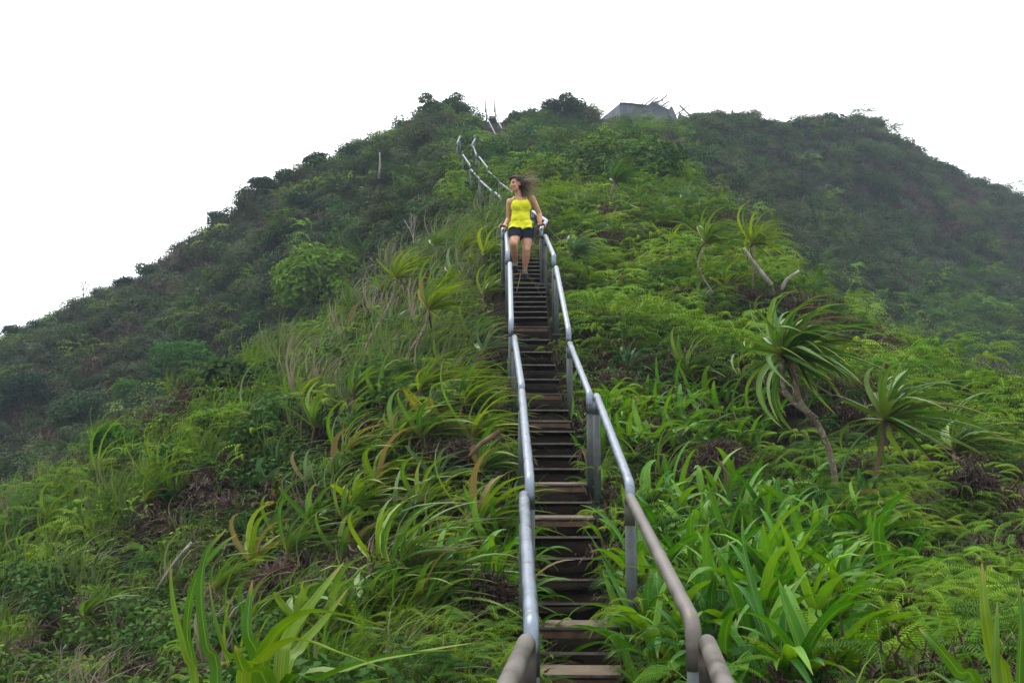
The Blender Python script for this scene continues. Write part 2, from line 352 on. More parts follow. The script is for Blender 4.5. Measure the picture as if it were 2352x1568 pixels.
SKY_L = [(0, 785, 58), (100, 740, 60), (200, 695, 62), (300, 640, 62), (400, 595, 62), (500, 510, 60), (600, 440, 59), (700, 375, 58), (800, 345, 57), (950, 312, 59), (1000, 262, 64), (1060, 258, 66), (1120, 266, 66), (1180, 262, 66), (1300, 275, 68), (1390, 292, 72), (1480, 285, 76)]
SKY_R = [(1600, 292, 78), (1680, 285, 80), (1780, 298, 84), (1880, 285, 90), (1960, 295, 94), (2050, 318, 97), (2130, 368, 100), (2230, 432, 104), (2352, 470, 112)]
HID = [(250, 1100, 28), (0, 1240, 26), (500, 1010, 26), (700, 880, 27), (850, 760, 27), (980, 600, 30), (1850, 850, 30), (2000, 950, 27), (2200, 1080, 25), (2352, 1100, 25), (1720, 600, 36), (1620, 500, 42)]
for (u, v, d) in NEAR: CT.append((W(u, v, d * k), .10 + .014 * d))
for (u, v, d) in FAR: CT.append((W(u, v, d * k), .7))
for (u, v, d) in HID: CT.append((W(u, v, d * k), .5))
for (u, v, d) in SKY_L + SKY_R:
    CT.append((W(u, v, d * k), .35 if u > 1000 else .95)); CT.append((W(u, v + 90, d * k * 1.22), .5)); CT.append((W(u, v + 330, d * k * 1.7), .5)); CT.append((W(u, v + 700, d * k * 2.6), .5))
for p in [(.2, 0, -1.46), (-2.2, .5, -2.3), (3, .5, -1.7), (.1, -2.5, -1.95), (-3, -2, -3.4), (3.5, -2, -2.6), (-6, 3, -4.0), (.35, 3.4, -.98), (-9, 2, -6.5), (7, 2, -3.4), (10, 6, -4.0),
          (-1.2, 2.6, -1.4), (1.7, 2.4, -1.15)]:
    CT.append((np.array(p, float), 0.0))
OX, OY = 0.0, -4.0
def az_lr(x, y):
    r = np.hypot(x - OX, y - OY); return np.arctan2(x - OX, y - OY), np.log(r), r
Pc = np.array([c[0] for c in CT]); Pc[:, 2] -= np.array([c[1] for c in CT])
ca, cl, cr = az_lr(Pc[:, 0], Pc[:, 1])
ck = np.stack([ca * 1.5, cl], 1); ct = Pc[:, 2] / cr
D = np.sqrt(((ck[:, None] - ck[None]) ** 2).sum(-1) + .0004)
n_ = len(ck)
A = np.zeros((n_ + 1, n_ + 1)); A[:n_, :n_] = D - np.eye(n_) * .012; A[:n_, n_] = 1; A[n_, :n_] = 1
sol = np.linalg.solve(A, np.append(ct, 0)); wr_, c0 = sol[:n_], sol[n_]
def base_h(x, y):
    a, l, r = az_lr(x, y); q = np.stack([a * 1.5, l], -1).reshape(-1, 2); out = np.empty(len(q))
    for i in range(0, len(q), 20000):
        s = q[i:i + 20000]; out[i:i + 20000] = np.sqrt(((s[:, None] - ck[None]) ** 2).sum(-1) + .0004) @ wr_ + c0
    return out.reshape(np.shape(x)) * r
AZ0, AZ1, L0, L1, NA, NL = math.radians(-64), math.radians(64), math.log(.6), math.log(330), 420, 400
ga = np.linspace(AZ0, AZ1, NA); gl = np.linspace(L0, L1, NL)
GA, GL = np.meshgrid(ga, gl); GR = np.exp(GL); GX = OX + GR * np.sin(GA); GY = OY + GR * np.cos(GA)
GZ = base_h(GX, GY)
# keep the stair trench free of bumps
SP3 = np.array([W(*s) for s in STAIR] + [W(*s) for s in MIDST] + [W(*s) for s in TOPST])
def stair_dist(x, y):
    x = np.asarray(x, float); y = np.asarray(y, float); best = np.full(x.shape, 1e9)
    pts = np.vstack([[[.25, -2.0, 0], [.33, 3.0, 0]], SP3])
    for a, b in zip(pts[:-1], pts[1:]):
        dx, dy = b[0] - a[0], b[1] - a[1]; t = np.clip(((x - a[0]) * dx + (y - a[1]) * dy) / (dx * dx + dy * dy), 0, 1)
        best = np.minimum(best, np.hypot(x - a[0] - t * dx, y - a[1] - t * dy))
    return best
amp = np.clip((GR - 6) / 40, 0, 1)
sdg = np.where(GR > 45, np.clip((stair_dist(GX, GY) - .9) / 1.5, 0, 1), np.clip((stair_dist(GX, GY) - .3) / .6, 0, 1))
GZ = GZ + sdg * ((fbm(GX * .8, GY * .8, 1) - .5) * .55 + np.clip((GR - 9) / 8, 0, 1) * (fbm(GX * .55, GY * .55, 61, 2) - .5) * .7 + amp * (fbm(GX * .18, GY * .18, 5) - .5) * 2.2 + amp * (fbm(GX * .5, GY * .5, 9) - .5) * 1.9)
def h(x, y):
    a, l, r = az_lr(np.asarray(x, float), np.asarray(y, float))
    i = np.clip((a - AZ0) / (AZ1 - AZ0) * (NA - 1), 0, NA - 1.001); j = np.clip((l - L0) / (L1 - L0) * (NL - 1), 0, NL - 1.001)
    i0 = i.astype(int); j0 = j.astype(int); fi = i - i0; fj = j - j0
    return (GZ[j0, i0] * (1 - fi) + GZ[j0, i0 + 1] * fi) * (1 - fj) + (GZ[j0 + 1, i0] * (1 - fi) + GZ[j0 + 1, i0 + 1] * fi) * fj
def hit(u, v, dmin=1.5, dmax=130):
    d = np.exp(np.linspace(math.log(dmin), math.log(dmax), 1500)); P = np.array([W(u, v, q) for q in (dmin, dmax)])
    Q = P[0] + (P[1] - P[0]) * ((d - dmin) / (dmax - dmin))[:, None]
    below = Q[:, 2] < h(Q[:, 0], Q[:, 1]); 
    i = int(np.argmax(below)) if below.any() else len(d) - 1
    p = Q[i].copy(); p[2] = h(p[0], p[1]); return p
tm = bpy.data.meshes.new("hillside")
idx = np.arange(NA * NL).reshape(NL, NA)
quads = np.stack([idx[:-1, :-1], idx[:-1, 1:], idx[1:, 1:], idx[1:, :-1]], -1).reshape(-1, 4)
tm.from_pydata(np.stack([GX, GY, GZ], -1).reshape(-1, 3).tolist(), [], quads.tolist())
tm.polygons.foreach_set("use_smooth", [True] * len(tm.polygons)); tm.materials.append(M['soil'])
ground = obj("hillside", tm); tag(ground, "dark steep hillside soil under the ferns and shrubs", "hillside", kind="structure")
# ------------------------------------------------------------------ stairs
def c7(x, y): return (1020 + x / 5.408) * .9408, (210 + y / 5.408) * .9408
def handrail(root, loc, name, up, lo, rail_mat, rad=.03, drop=(.86, .86), label=None, mid=None):
    """one bent pipe: post, sloping rail, post"""
    a, b = W(*up), W(*lo); loc = np.asarray(loc)
    # rail with its two bends; posts below: reflected dark surroundings put into their colour
    mb = MB(); pts = [a - (0, 0, .16), a] + ([W(*m) for m in (mid or [])]) + [b, b - (0, 0, .16)]
    pts = fillet(pts, .11, 6); tube(mb, [p - loc for p in pts], rad, 14)
    o = obj(name, mb.mesh(name, rail_mat), root)
    for q, dr in ((a, drop[0]), (b, drop[1])):
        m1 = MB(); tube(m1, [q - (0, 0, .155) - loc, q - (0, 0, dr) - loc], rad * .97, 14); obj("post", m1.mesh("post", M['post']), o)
    if label: o["label"] = label
    # base plate and bolt at each foot
    for q, dr in ((a, drop[0]), (b, drop[1])):
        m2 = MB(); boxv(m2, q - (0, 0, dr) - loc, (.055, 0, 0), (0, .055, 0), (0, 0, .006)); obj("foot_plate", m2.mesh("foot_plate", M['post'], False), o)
    return o
base1 = W(1325, 1555, 4.85)
fl1 = thing("staircase", "long steep metal staircase with pipe handrails climbing the ridge below the woman", "staircase", base1)
L = [((1212, 1466, 3.25), (850, 2300, 1.1)), ((1203, 1132, 5.42), (1221, 1440, 3.42)), ((1198, 896, 7.75), (1217, 1103, 5.55)), ((1181, 772, 9.95), (1198, 886, 7.9)),
     ((1171, 603, 12.15), (1174, 738, 10.05)), ((1163, 536, 14.5), (1166, 580, 12.25)), ((1180, 500, 17.0), (1155, 527, 14.55))]
Rr = [((1622, 1468, 3.25), (1950, 2300, 1.1)), ((1445, 1138, 5.42), (1592, 1428, 3.42)), ((1369, 906, 7.75), (1447, 1112, 5.55)), ((1308, 787, 9.95), (1354, 905, 7.9)),
      ((1277, 612, 12.15), (1306, 759, 10.05)), ((1252, 541, 14.5), (1272, 587, 12.25)), ((1223, 486, 17.6), (1243, 525, 14.55))]
for side, S in (("left", L), ("right", Rr)):
    for i, (u_, l_) in enumerate(S):
        brown = (i == 0) or (side == "right" and i == 1)
        mid = [(1256, 508, 15.3)] if (side == "right" and i == 6) else None
        handrail(fl1, base1, "handrail", u_, l_, M['galv_brown'] if brown else M['galv'], .0285,
                 label=("brown weathered handrail pipe on the %s at the bottom of the picture" % side) if brown else None, mid=mid)
# treads
TV = [1660, 1607, 1555, 1503, 1445, 1389, 1334, 1285, 1236, 1193, 1156, 1115, 1079, 1049.5, 1021, 993, 969, 944, 906, 873, 840, 810, 782, 752, 731, 718, 706, 695, 683, 673, 662, 652, 641, 631, 622, 613, 604, 596, 588, 580]
TAN = {1555, 1445, 1193, 1115, 969, 906, 752}
sv = np.array([s[1] for s in STAIR])[::-1]; su = np.array([s[0] for s in STAIR])[::-1]; sdp = np.array([s[2] for s in STAIR])[::-1]
def stair_uvd(v):
    if v > 1555: return (1325 + (v - 1555) * .12, v, 4.85 - (v - 1555) / 105 * .55)
    return float(np.interp(v, sv, su)), v, float(np.interp(v, sv, sdp))
def tread(root, loc, p, heading, tan, wid=.225, dep=.09, tilt=0.0, label=None):
    f = nrm((heading[0], heading[1], 0)); s = np.array([f[1], -f[0], 0]); up = np.array([0, 0, 1.])
    f2 = f * math.cos(tilt) + up * math.sin(tilt); u2 = up * math.cos(tilt) - f * math.sin(tilt)
    c = np.asarray(p) - np.asarray(loc) + f2 * dep
    mb = MB(); boxv(mb, c - u2 * .004, s * wid, f2 * dep, u2 * .004)
    o = obj("tread", mb.mesh("tread", M['tread_tan'] if tan else M['tread_dark'], False), root)
    if label: o["label"] = label
    m2 = MB(); e = c - f2 * (dep + .004) - u2 * .010
    boxv(m2, e + u2 * .006, s * (wid + .004), f2 * .0035, u2 * .007); obj("nosing", m2.mesh("nosing", M['lip'], False), o)
    if tan:
        m3 = MB(); boxv(m3, e - u2 * .032 + f2 * .01, s * (wid - .01), f2 * .0035, u2 * .018); obj("riser_strip", m3.mesh("riser_strip", M['brownrust'], False), o)
    return o
M['brownrust'] = rough_mat('rust', (.06, .035, .022), (.13, .07, .04), 12, .8)
tp = [W(*stair_uvd(v)) for v in TV]
for i, v in enumerate(TV):
    a, b = tp[max(i - 1, 0)], tp[min(i + 1, len(TV) - 1)]
    tan = v in TAN
    tread(fl1, base1, tp[i] + (0, 0, .012), b - a, tan, tilt=math.radians(9 if tan else rnd.uniform(-8, -2)))
# side channels under the treads
ln = np.array(tp)
for sg in (-1, 1):
    mb = MB()
    for a, b in zip(ln[:-1], ln[1:]):
        f = nrm((b - a) * (1, 1, 0)); s = np.array([f[1], -f[0], 0]); c = (a + b) / 2 + s * sg * .238 - base1
        boxv(mb, c - (0, 0, .06), s * .004, (b - a) * .51, (0, 0, .035))
    obj("stringer", mb.mesh("stringer", M['tread_dark'], False), fl1)
# packed earth under the flight
def earth(pts, name, label, hw=.5):
    mb = MB(); V = []; 
    for i in range(len(pts)):
        a, b = pts[max(i - 1, 0)], pts[min(i + 1, len(pts) - 1)]; f = nrm((b - a) * (1, 1, 0)); s = np.array([f[1], -f[0], 0])
        for q in np.linspace(-hw, hw, 7): V.append(pts[i] + s * q + (0, 0, -.17 + .12 * (abs(q) / .5) ** 3 * 0 + rnd.uniform(-.015, .015)))
    mb.add(V, [(i * 7 + k, i * 7 + k + 1, i * 7 + k + 8, i * 7 + k + 7) for i in range(len(pts) - 1) for k in range(6)])
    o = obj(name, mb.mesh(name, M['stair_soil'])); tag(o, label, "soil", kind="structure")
fine = []
for a, b in zip(ln[:-1], ln[1:]):
    for q in (0, .5): fine.append(a + (b - a) * q)
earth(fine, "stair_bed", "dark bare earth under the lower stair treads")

def flight(label, nodes, railsL, railsR, drops, posts):
    base = W(*nodes[0]); fl = thing("staircase", label, "staircase", base)
    P3 = [W(*n) for n in nodes]; seg = [np.linalg.norm(b - a) for a, b in zip(P3, P3[1:])]; tot = sum(seg); n = int(tot / .30); pts = []
    for i in range(n + 1):
        s = tot * i / n; k2 = 0
        while k2 < len(seg) - 1 and s > seg[k2]: s -= seg[k2]; k2 += 1
        pts.append(P3[k2] + (P3[k2 + 1] - P3[k2]) * min(1, s / seg[k2]))
    for i, p in enumerate(pts):
        tread(fl, base, p + (0, 0, .02), pts[min(i + 1, n)] - pts[max(i - 1, 0)], False)
    for S in (railsL, railsR):
        for (a, b) in S: handrail(fl, base, "handrail", a, b, M['galv_sky_dimmed'], .030 if posts else .042, drop=(drops, drops))
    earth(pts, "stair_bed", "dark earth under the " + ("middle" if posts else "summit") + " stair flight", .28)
    return fl
q = lambda x, y, d: (*c7(x, y), d)
flight("middle stair flight with kinked silver handrails on the ridge above the woman's head", MIDST,
       [(q(595, 908, 35.4), q(690, 1048, 33)), (q(700, 1105, 32.9), q(812, 1222, 30)), (q(828, 1253, 29.9), q(975, 1388, 27)), (q(1022, 1408, 26.8), q(1104, 1490, 25)), (q(556, 668, 40), q(522, 752, 38)), (q(690, 745, 43), q(560, 664, 40.2))],
       [(q(730, 793, 37.5), q(772, 908, 35.6)), (q(808, 935, 35.4), q(918, 1078, 33)), (q(935, 1133, 32.9), q(1077, 1262, 30)), (q(1085, 1280, 29.9), q(1245, 1402, 27)), (q(760, 695, 40), q(712, 784, 38)), (q(862, 738, 43), q(745, 656, 40.2))], .85, True)
flight("summit stair flight with tall dark handrails against the white sky", TOPST,
       [(q(893, 195, 66), q(906, 345, 64.6)), (q(906, 348, 64.5), q(950, 492, 62.2)), (q(950, 494, 62.1), q(1028, 648, 59.5))],
       [(q(1013, 195, 66), q(1026, 335, 64.6)), (q(1026, 338, 64.5), q(1066, 482, 62.2)), (q(1066, 484, 62.1), q(1112, 562, 60))], .82, False)

# ------------------------------------------------------------------ ruined concrete building on the summit
def c8(x, y): return (1440 + x / 7.35) * .9408, (210 + y / 7.35) * .9408 - 4
BD = 74.0
def B(x, y, dd=0.0): return W(*c8(x, y), BD + dd)
bl = B(900, 700); ruin = thing("concrete_ruin", "ruined grey concrete building with bare roof rafters on the summit", "building", bl)
def slab(name, pix, th, mat, lab=None, dd=0.0):
    """wall slab: front outline given point by point, with real thickness away from the viewer"""
    fr = np.array([B(x, y, dd + z) for (x, y, z) in pix]) - bl; bk = fr + np.array([0, th, 0]); n = len(fr); mb = MB()
    mb.add(np.vstack([fr, bk]), [tuple(range(n))[::-1], tuple(range(n, 2 * n))] + [(i, (i + 1) % n, n + (i + 1) % n, n + i) for i in range(n)])
    o = obj(name, mb.mesh(name, mat, False), ruin); 
    if lab: o["label"] = lab
    return o
slab("wall", [(545, 345, 0), (600, 333, 0), (780, 350, 0), (1000, 376, 0), (1040, 372, 0), (1120, 316, 0), (1170, 330, 0), (1300, 395, 0), (1440, 462, 0), (1470, 760, 0), (545, 760, 0)], .35, M['concrete'])
slab("wing_wall", [(540, 345, 0), (190, 632, 5), (190, 800, 5), (540, 760, 0)], .3, M['concrete'], "sloping concrete wing wall", .05)
slab("parapet", [(540, 338, 0), (600, 326, 0), (780, 343, 0), (1000, 369, 0), (1000, 380, 0), (780, 354, 0), (600, 337, 0), (540, 349, 0)], .6, M['concrete'], None, -.12)
slab("leaning_slab", [(1415, 460, 0), (1440, 410, 0), (1468, 392, 0), (1482, 410, 0), (1540, 540, 0), (1592, 685, 0), (1500, 720, 0), (1440, 590, 0)], .3, M['concrete'], "dark tilted concrete slab", -.9)
slab("broken_wall", [(1585, 560, 0), (1600, 528, 0), (1640, 545, 0), (1750, 590, 0), (1850, 640, 0), (1850, 760, 0), (1590, 760, 0)], .3, M['concrete'], "broken low concrete wall", -.3)
for (x0, y0, x1, y1, r) in [(540, 345, 596, 262, 5), (735, 350, 772, 318, 4.5), (925, 372, 965, 340, 4.5), (990, 376, 1148, 244, 6), (1090, 345, 1222, 234, 6), (1190, 358, 1383, 202, 6),
                            (1290, 395, 1420, 308, 6), (1340, 410, 1462, 322, 4), (1160, 322, 1310, 288, 5), (1300, 290, 1335, 355, 3), (1180, 326, 1400, 420, 3),
                            (1540, 560, 1783, 372, 5), (1612, 382, 1840, 612, 6), (1595, 495, 1640, 560, 5), (1632, 535, 1672, 470, 4), (1640, 520, 1800, 585, 3), (1860, 622, 1950, 550, 4), (1975, 665, 2035, 622, 4)]:
    mb = MB(); a, b = B(x0, y0, -.3), B(x1, y1, -.3 + rnd.uniform(.4, 1.6)); m_ = BD / F * r * .128 * 1.5
    f = b - a; s = nrm(cross(f, (0, 1, 0))); w = nrm(cross(s, f)); boxv(mb, (a + b) / 2 - bl, f / 2, s * m_ * 1.0, w * m_ * 1.3)
    obj("rafter", mb.mesh("rafter", M['beam'], False), ruin)
# ------------------------------------------------------------------ the woman coming down the stairs
PD = 14.5
proot = W(1204, 634, PD)
person = thing("person", "woman in yellow tank top and dark shorts walking down the metal stairs, hands on rails", "person", proot)
def lp(u, v, dd=0.0): return W(u, v, PD + dd) - proot
def ell(mb, c, r, rot=None, n=14):
    V = []; Fc = []
    for i in range(n + 1):
        for j in range(n):
            a, b = math.pi * i / n, 2 * math.pi * j / n
            q_ = np.array([r[0] * math.sin(a) * math.cos(b), r[1] * math.sin(a) * math.sin(b), r[2] * math.cos(a)])
            V.append(np.asarray(c) + (rot @ q_ if rot is not None else q_))
    for i in range(n):
        for j in range(n):
            q_ = (i * n + j, (i + 1) * n + j, (i + 1) * n + (j + 1) % n, i * n + (j + 1) % n); Fc.append(q_)
    mb.add(V, Fc)
def cap(mb, pts, rad):
    tube(mb, pts, rad, 14); ell(mb, pts[0], [rad[0]] * 3); ell(mb, pts[-1], [rad[-1]] * 3)
def rotz(a): c, s = math.cos(a), math.sin(a); return np.array([[c, -s, 0], [s, c, 0], [0, 0, 1]])
def roty(a): c, s = math.cos(a), math.sin(a); return np.array([[c, 0, s], [0, 1, 0], [-s, 0, c]])
J = dict(head=lp(1186, 424, -.02), neck=lp(1193, 452, .02), shl=lp(1171, 464, .02), shr=lp(1222, 457, .02), ell=lp(1169, 503, .13), wrl=lp(1160, 518, .02), elr=lp(1239, 492, .10), wrr=lp(1240, 514, .0),
         chest=lp(1196, 474, .02), waist=lp(1196, 499, .02), pelvis=lp(1198, 523, .02), hl=lp(1186, 528, .01), hr=lp(1211, 528, .01), kl=lp(1179, 560, -.28), kr=lp(1209, 573, -.12), al=lp(1184, 604, .06), ar=lp(1205, 622, .02))
def interp(*k): return [J[q_] for q_ in k]
mb = MB(); G = []     # G: (group, a, b, r)
def limb(gr, a, b, prof):
    P = [a + (b - a) * t for t in np.linspace(0, 1, len(prof))]; cap(mb, P, prof); G.append((gr, a, b, max(prof)))
tilt = roty(.10)
ell(mb, J['chest'] + (0, 0, .02), (.145, .098, .125), tilt); ell(mb, J['waist'] + (0, 0, .03), (.118, .085, .15), tilt); ell(mb, J['pelvis'] + (0, .01, .0), (.158, .112, .115)); ell(mb, J['chest'] + (-.055, -.065, .0), (.058, .048, .062)); ell(mb, J['chest'] + (.060, -.065, .008), (.058, .048, .062))
ell(mb, J['neck'] + (0, .01, -.055), (.135, .07, .055), tilt)
G += [('torso', J['chest'], J['chest'] + (0, 0, .1), .15), ('torso', J['waist'], J['chest'], .13), ('torso', J['pelvis'], J['waist'], .16)]
limb('neck', J['neck'] - (0, -.01, .05), J['head'] + (.01, .02, -.05), [.056, .048, .048])
limb('arm', J['shl'], J['ell'], [.050, .050, .044, .038]); limb('arm', J['ell'], J['wrl'], [.038, .041, .033, .026])
limb('arm', J['shr'], J['elr'], [.052, .050, .044, .038]); limb('arm', J['elr'], J['wrr'], [.038, .042, .034, .026])
limb('thigh', J['hl'], J['kl'], [.092, .088, .074, .058]); limb('shin', J['kl'], J['al'], [.056, .061, .053, .037, .034])
limb('thigh', J['hr'], J['kr'], [.094, .090, .076, .058]); limb('shin', J['kr'], J['ar'], [.056, .062, .054, .038, .034])
# hands closed over the rails
for wr, tg, sg in ((J['wrl'], W(1156, 526, 14.5) - proot + np.array([0, 0, .045]), -1), (J['wrr'], W(1243, 524, 14.5) - proot + np.array([0, 0, .045]), 1)):
    pc = wr + (tg - wr) * .62; cap(mb, [wr, pc], [.026, .030]); ell(mb, pc, (.040, .044, .022)); G.append(('hand', wr, tg, .05))
    for i in range(4):
        y0 = (-.034 + .022 * i); a = pc + np.array([sg * .018, y0 - .01, .004]); ln = [.062, .072, .068, .052][i]
        cap(mb, [a, a + np.array([sg * ln * .45, -.008, -.002]), a + np.array([sg * ln * .75, -.010, -.022]), a + np.array([sg * ln * .70, -.008, -.045])], [.0095, .009, .0085, .0075])
    a = pc + np.array([-sg * .022, -.03, 0]); cap(mb, [a, a + np.array([-sg * .018, -.022, -.012]), a + np.array([-sg * .012, -.038, -.036])], [.011, .010, .008])
# head turned to the picture's left
HY = math.radians(-52); RH_ = rotz(HY) @ np.array([[1, 0, 0], [0, math.cos(.12), -math.sin(.12)], [0, math.sin(.12), math.cos(.12)]])
def hd(x, y, z): return J['head'] + RH_ @ np.array([x, y, z])
ell(mb, hd(0, .012, .03), (.074, .092, .088), RH_); ell(mb, hd(0, -.022, -.03), (.060, .068, .082), RH_); ell(mb, hd(0, -.052, -.085), (.030, .030, .024), RH_)
cap(mb, [hd(0, -.086, .012), hd(0, -.105, -.024)], [.009, .0135]); ell(mb, hd(0, -.092, -.026), (.017, .012, .009), RH_)
for sg in (-1, 1): ell(mb, hd(sg * .076, .012, -.012), (.011, .020, .031), RH_); ell(mb, hd(sg * .036, -.074, -.03), (.026, .022, .022), RH_)
ell(mb, hd(0, -.084, -.056), (.022, .011, .009), RH_); ell(mb, hd(0, -.080, .03), (.05, .012, .010), RH_)
G.append(('head', hd(0, 0, -.04), hd(0, 0, .06), .09))
raw = bpy.data.objects.new("tmp_body", mb.mesh("tmp_body", None)); COL.objects.link(raw)
md = raw.modifiers.new("r", 'REMESH'); md.mode = 'VOXEL'; md.voxel_size = .0075; md.use_smooth_shade = True
ms_ = raw.modifiers.new("s", 'SMOOTH'); ms_.iterations = 4; ms_.factor = .5
bpy.context.view_layer.update()
ev = raw.evaluated_get(bpy.context.evaluated_depsgraph_get()); body_me = bpy.data.meshes.new_from_object(ev)
bpy.data.objects.remove(raw)
M['skin'] = rough_mat('skin', (.33, .165, .095), (.40, .21, .125), 18, .5, bump=0, spec=.35)
M['yellow'] = rough_mat('yellow_cloth', (.47, .47, .012), (.54, .54, .018), 9, .8, bump=.25, spec=.15)
M['shorts'] = rough_mat('dark_cloth', (.006, .009, .016), (.012, .016, .027), 14, .9, bump=.15, spec=.05)
M['hair'] = leaf_mat('hair', (.028, .016, .010), (.05, .028, .016), tip=(.19, .12, .06), tip0=.35, rough=.55, trans=.1, spec=.08)
M['hairdark'] = rough_mat('hair_dark', (.012, .007, .005), (.028, .016, .010), 40, .6, bump=.4, spec=.1)
M['shoe'] = rough_mat('shoe', (.05, .045, .04), (.11, .10, .09), 14, .8)
M['lip'+'s'] = rough_mat('lips', (.30, .10, .08), (.34, .12, .10), 14, .5, bump=0)
body_me.materials.clear(); body_me.materials.append(M['skin']); body_me.polygons.foreach_set("use_smooth", [True] * len(body_me.polygons)); body_me.name = "body"
body = obj("body", body_me, person)
nv = len(body_me.vertices); VC = np.empty(nv * 3); body_me.vertices.foreach_get("co", VC); VC = VC.reshape(-1, 3)
VN = np.empty(nv * 3); body_me.vertex_normals.foreach_get("vector", VN); VN = VN.reshape(-1, 3)
best = np.full(nv, 1e9); grp = np.array(['xxxxxxx'] * nv); TT = np.zeros(nv)
for (gname, a, b, r) in G:
    ab = b - a; t = np.clip(((VC - a) @ ab) / (ab @ ab), 0, 1); dd = np.linalg.norm(VC - (a + t[:, None] * ab), axis=1) / r
    m_ = dd < best; best[m_] = dd[m_]; grp[m_] = gname; TT[m_] = t[m_]
FA = np.array([p.vertices[:] for p in body_me.polygons if len(p.vertices) == 4])
def shell(name, mask, off, mat, solid=.004):
    f = FA[mask[FA].all(1)]; used = np.unique(f); mp = -np.ones(nv, int); mp[used] = np.arange(len(used)); m2 = MB()
    m2.add(VC[used] + VN[used] * off[used][:, None], [tuple(q_) for q_ in mp[f]])
    o = obj(name, m2.mesh(name, mat), person); sm = o.modifiers.new("thick", 'SOLIDIFY'); sm.thickness = solid; sm.offset = 1; return o
cx = J['chest'][0]; Z = VC[:, 2]; X = VC[:, 0] - cx; hemz = lp(1197, 531, 0)[2] + .10 * (VC[:, 0] - J['pelvis'][0]) * .6
zt = J['chest'][2]
neckl = np.where(VC[:, 1] < J['chest'][1], zt + .050, zt + .09)
strapz = (np.abs(X - .005) > .062) & (np.abs(X - .005) < .112) & (Z > zt)
inside = ((np.abs(X) < .150 - .5 * np.clip(Z - zt + .02, 0, .2)) & (Z < neckl)) | (strapz & (Z < zt + .16) & (np.abs(X + .025) > .066))
mask = (Z > hemz) & inside & ((grp == 'torso') | ((grp == 'thigh')) | (strapz & ((grp == 'arm') | (grp == 'neck') | (grp == 'torso'))) | ((grp == 'arm') & (np.abs(X) < .135) & (Z < zt + .03) & (Z > zt - .05)))
wrink = (vnoise(VC[:, 0] * 17 + VC[:, 2] * 9, VC[:, 2] * 24 - VC[:, 0] * 12, 3) - .5)
low = np.clip((zt - Z) / .25, 0, 1)
shell("tank_top", mask, .014 + .016 * low + .026 * wrink * (.35 + low), M['yellow'])
legh = lp(1200, 550, 0)[2]
mask = ((grp == 'torso') & (Z < hemz + .06)) | ((grp == 'thigh') & (Z > legh - .02))
shell("shorts", mask & (Z > legh - .02) & (Z < hemz + .06), np.full(nv, .010), M['shorts'])
# hair: cap and strands blown to the right
hl_ = np.linalg.inv(RH_) @ (VC - J['head']).T
mask = (grp == 'head') & ((hl_[2] > .072 - .0 * hl_[1]) | ((hl_[1] > .0) & (hl_[2] > -.085)) | ((hl_[1] > -.045) & (hl_[2] > .03) & (np.abs(hl_[0]) > .045)))
o = shell("hair", mask, np.full(nv, .013) + .012 * (vnoise(VC[:, 0] * 60, VC[:, 2] * 40, 2)), M['hairdark'], .008); hair = o
m2 = MB()
for i in range(280):
    a = rv(-1, 1); p0 = hd(rv(-.07, .07), rv(.02, .085), rv(-.06, .09)); up_ = rnd.random() < .30
    dv = np.array([.6 + rv(-.2, .4), rv(-.2, .6), (rv(-.2, .9) if up_ else rv(-1.2, .1))])
    P = path(p0, dv, rv(.17, .36) * (1.1 if up_ else 1), 9, .35 if up_ else .55, np.array([.9 if up_ else .5, 0, .55 if up_ else -.1]), 1.5)
    flat_strap(m2, P, rv(.004, .011), 'strap', side=(rv(-.3, .3), 1 if i % 2 else .2, 1))
obj("loose_strands", m2.mesh("loose_strands", M['hair']), hair)
# face
for sg in (-1, 1):
    m3 = MB(); ell(m3, hd(sg * .031, -.082, .004), (.013, .006, .006), RH_, 8); obj("eye", m3.mesh("eye", M['hairdark']), person)
    m3 = MB(); cap(m3, [hd(sg * .016, -.091, .022), hd(sg * .034, -.090, .027), hd(sg * .050, -.078, .022)], [.003, .0035, .002]); obj("eyebrow", m3.mesh("eyebrow", M['hairdark']), person)
m3 = MB(); ell(m3, hd(0, -.093, -.056), (.021, .006, .0065), RH_, 8); obj("lips", m3.mesh("lips", M['lips']), person)
# shoes
for an, dx in ((J['al'], -.01), (J['ar'], .0)):
    m3 = MB(); ell(m3, an + (dx, .012, -.045), (.044, .062, .045)); ell(m3, an + (dx, -.085, -.058), (.047, .095, .032)); boxv(m3, an + np.array([dx, -.05, -.088]), (.042, 0, 0), (0, .12, 0), (0, 0, .010))
    tmp = bpy.data.objects.new("t", m3.mesh("t", None)); COL.objects.link(tmp); q_ = tmp.modifiers.new("r", 'REMESH'); q_.mode = 'VOXEL'; q_.voxel_size = .01; bpy.context.view_layer.update()
    sme = bpy.data.meshes.new_from_object(tmp.evaluated_get(bpy.context.evaluated_depsgraph_get())); bpy.data.objects.remove(tmp); sme.materials.clear(); sme.materials.append(M['shoe']); sme.name = "shoe"
    so = obj("shoe", sme, person)
m3 = MB(); tube(m3, [J['wrr'] + .027 * np.array([math.cos(a), math.sin(a), 0]) + (0, 0, .02) for a in np.linspace(0, 6.28, 14)], .004, 6); obj("bracelet", m3.mesh("bracelet", M['lips']), person)
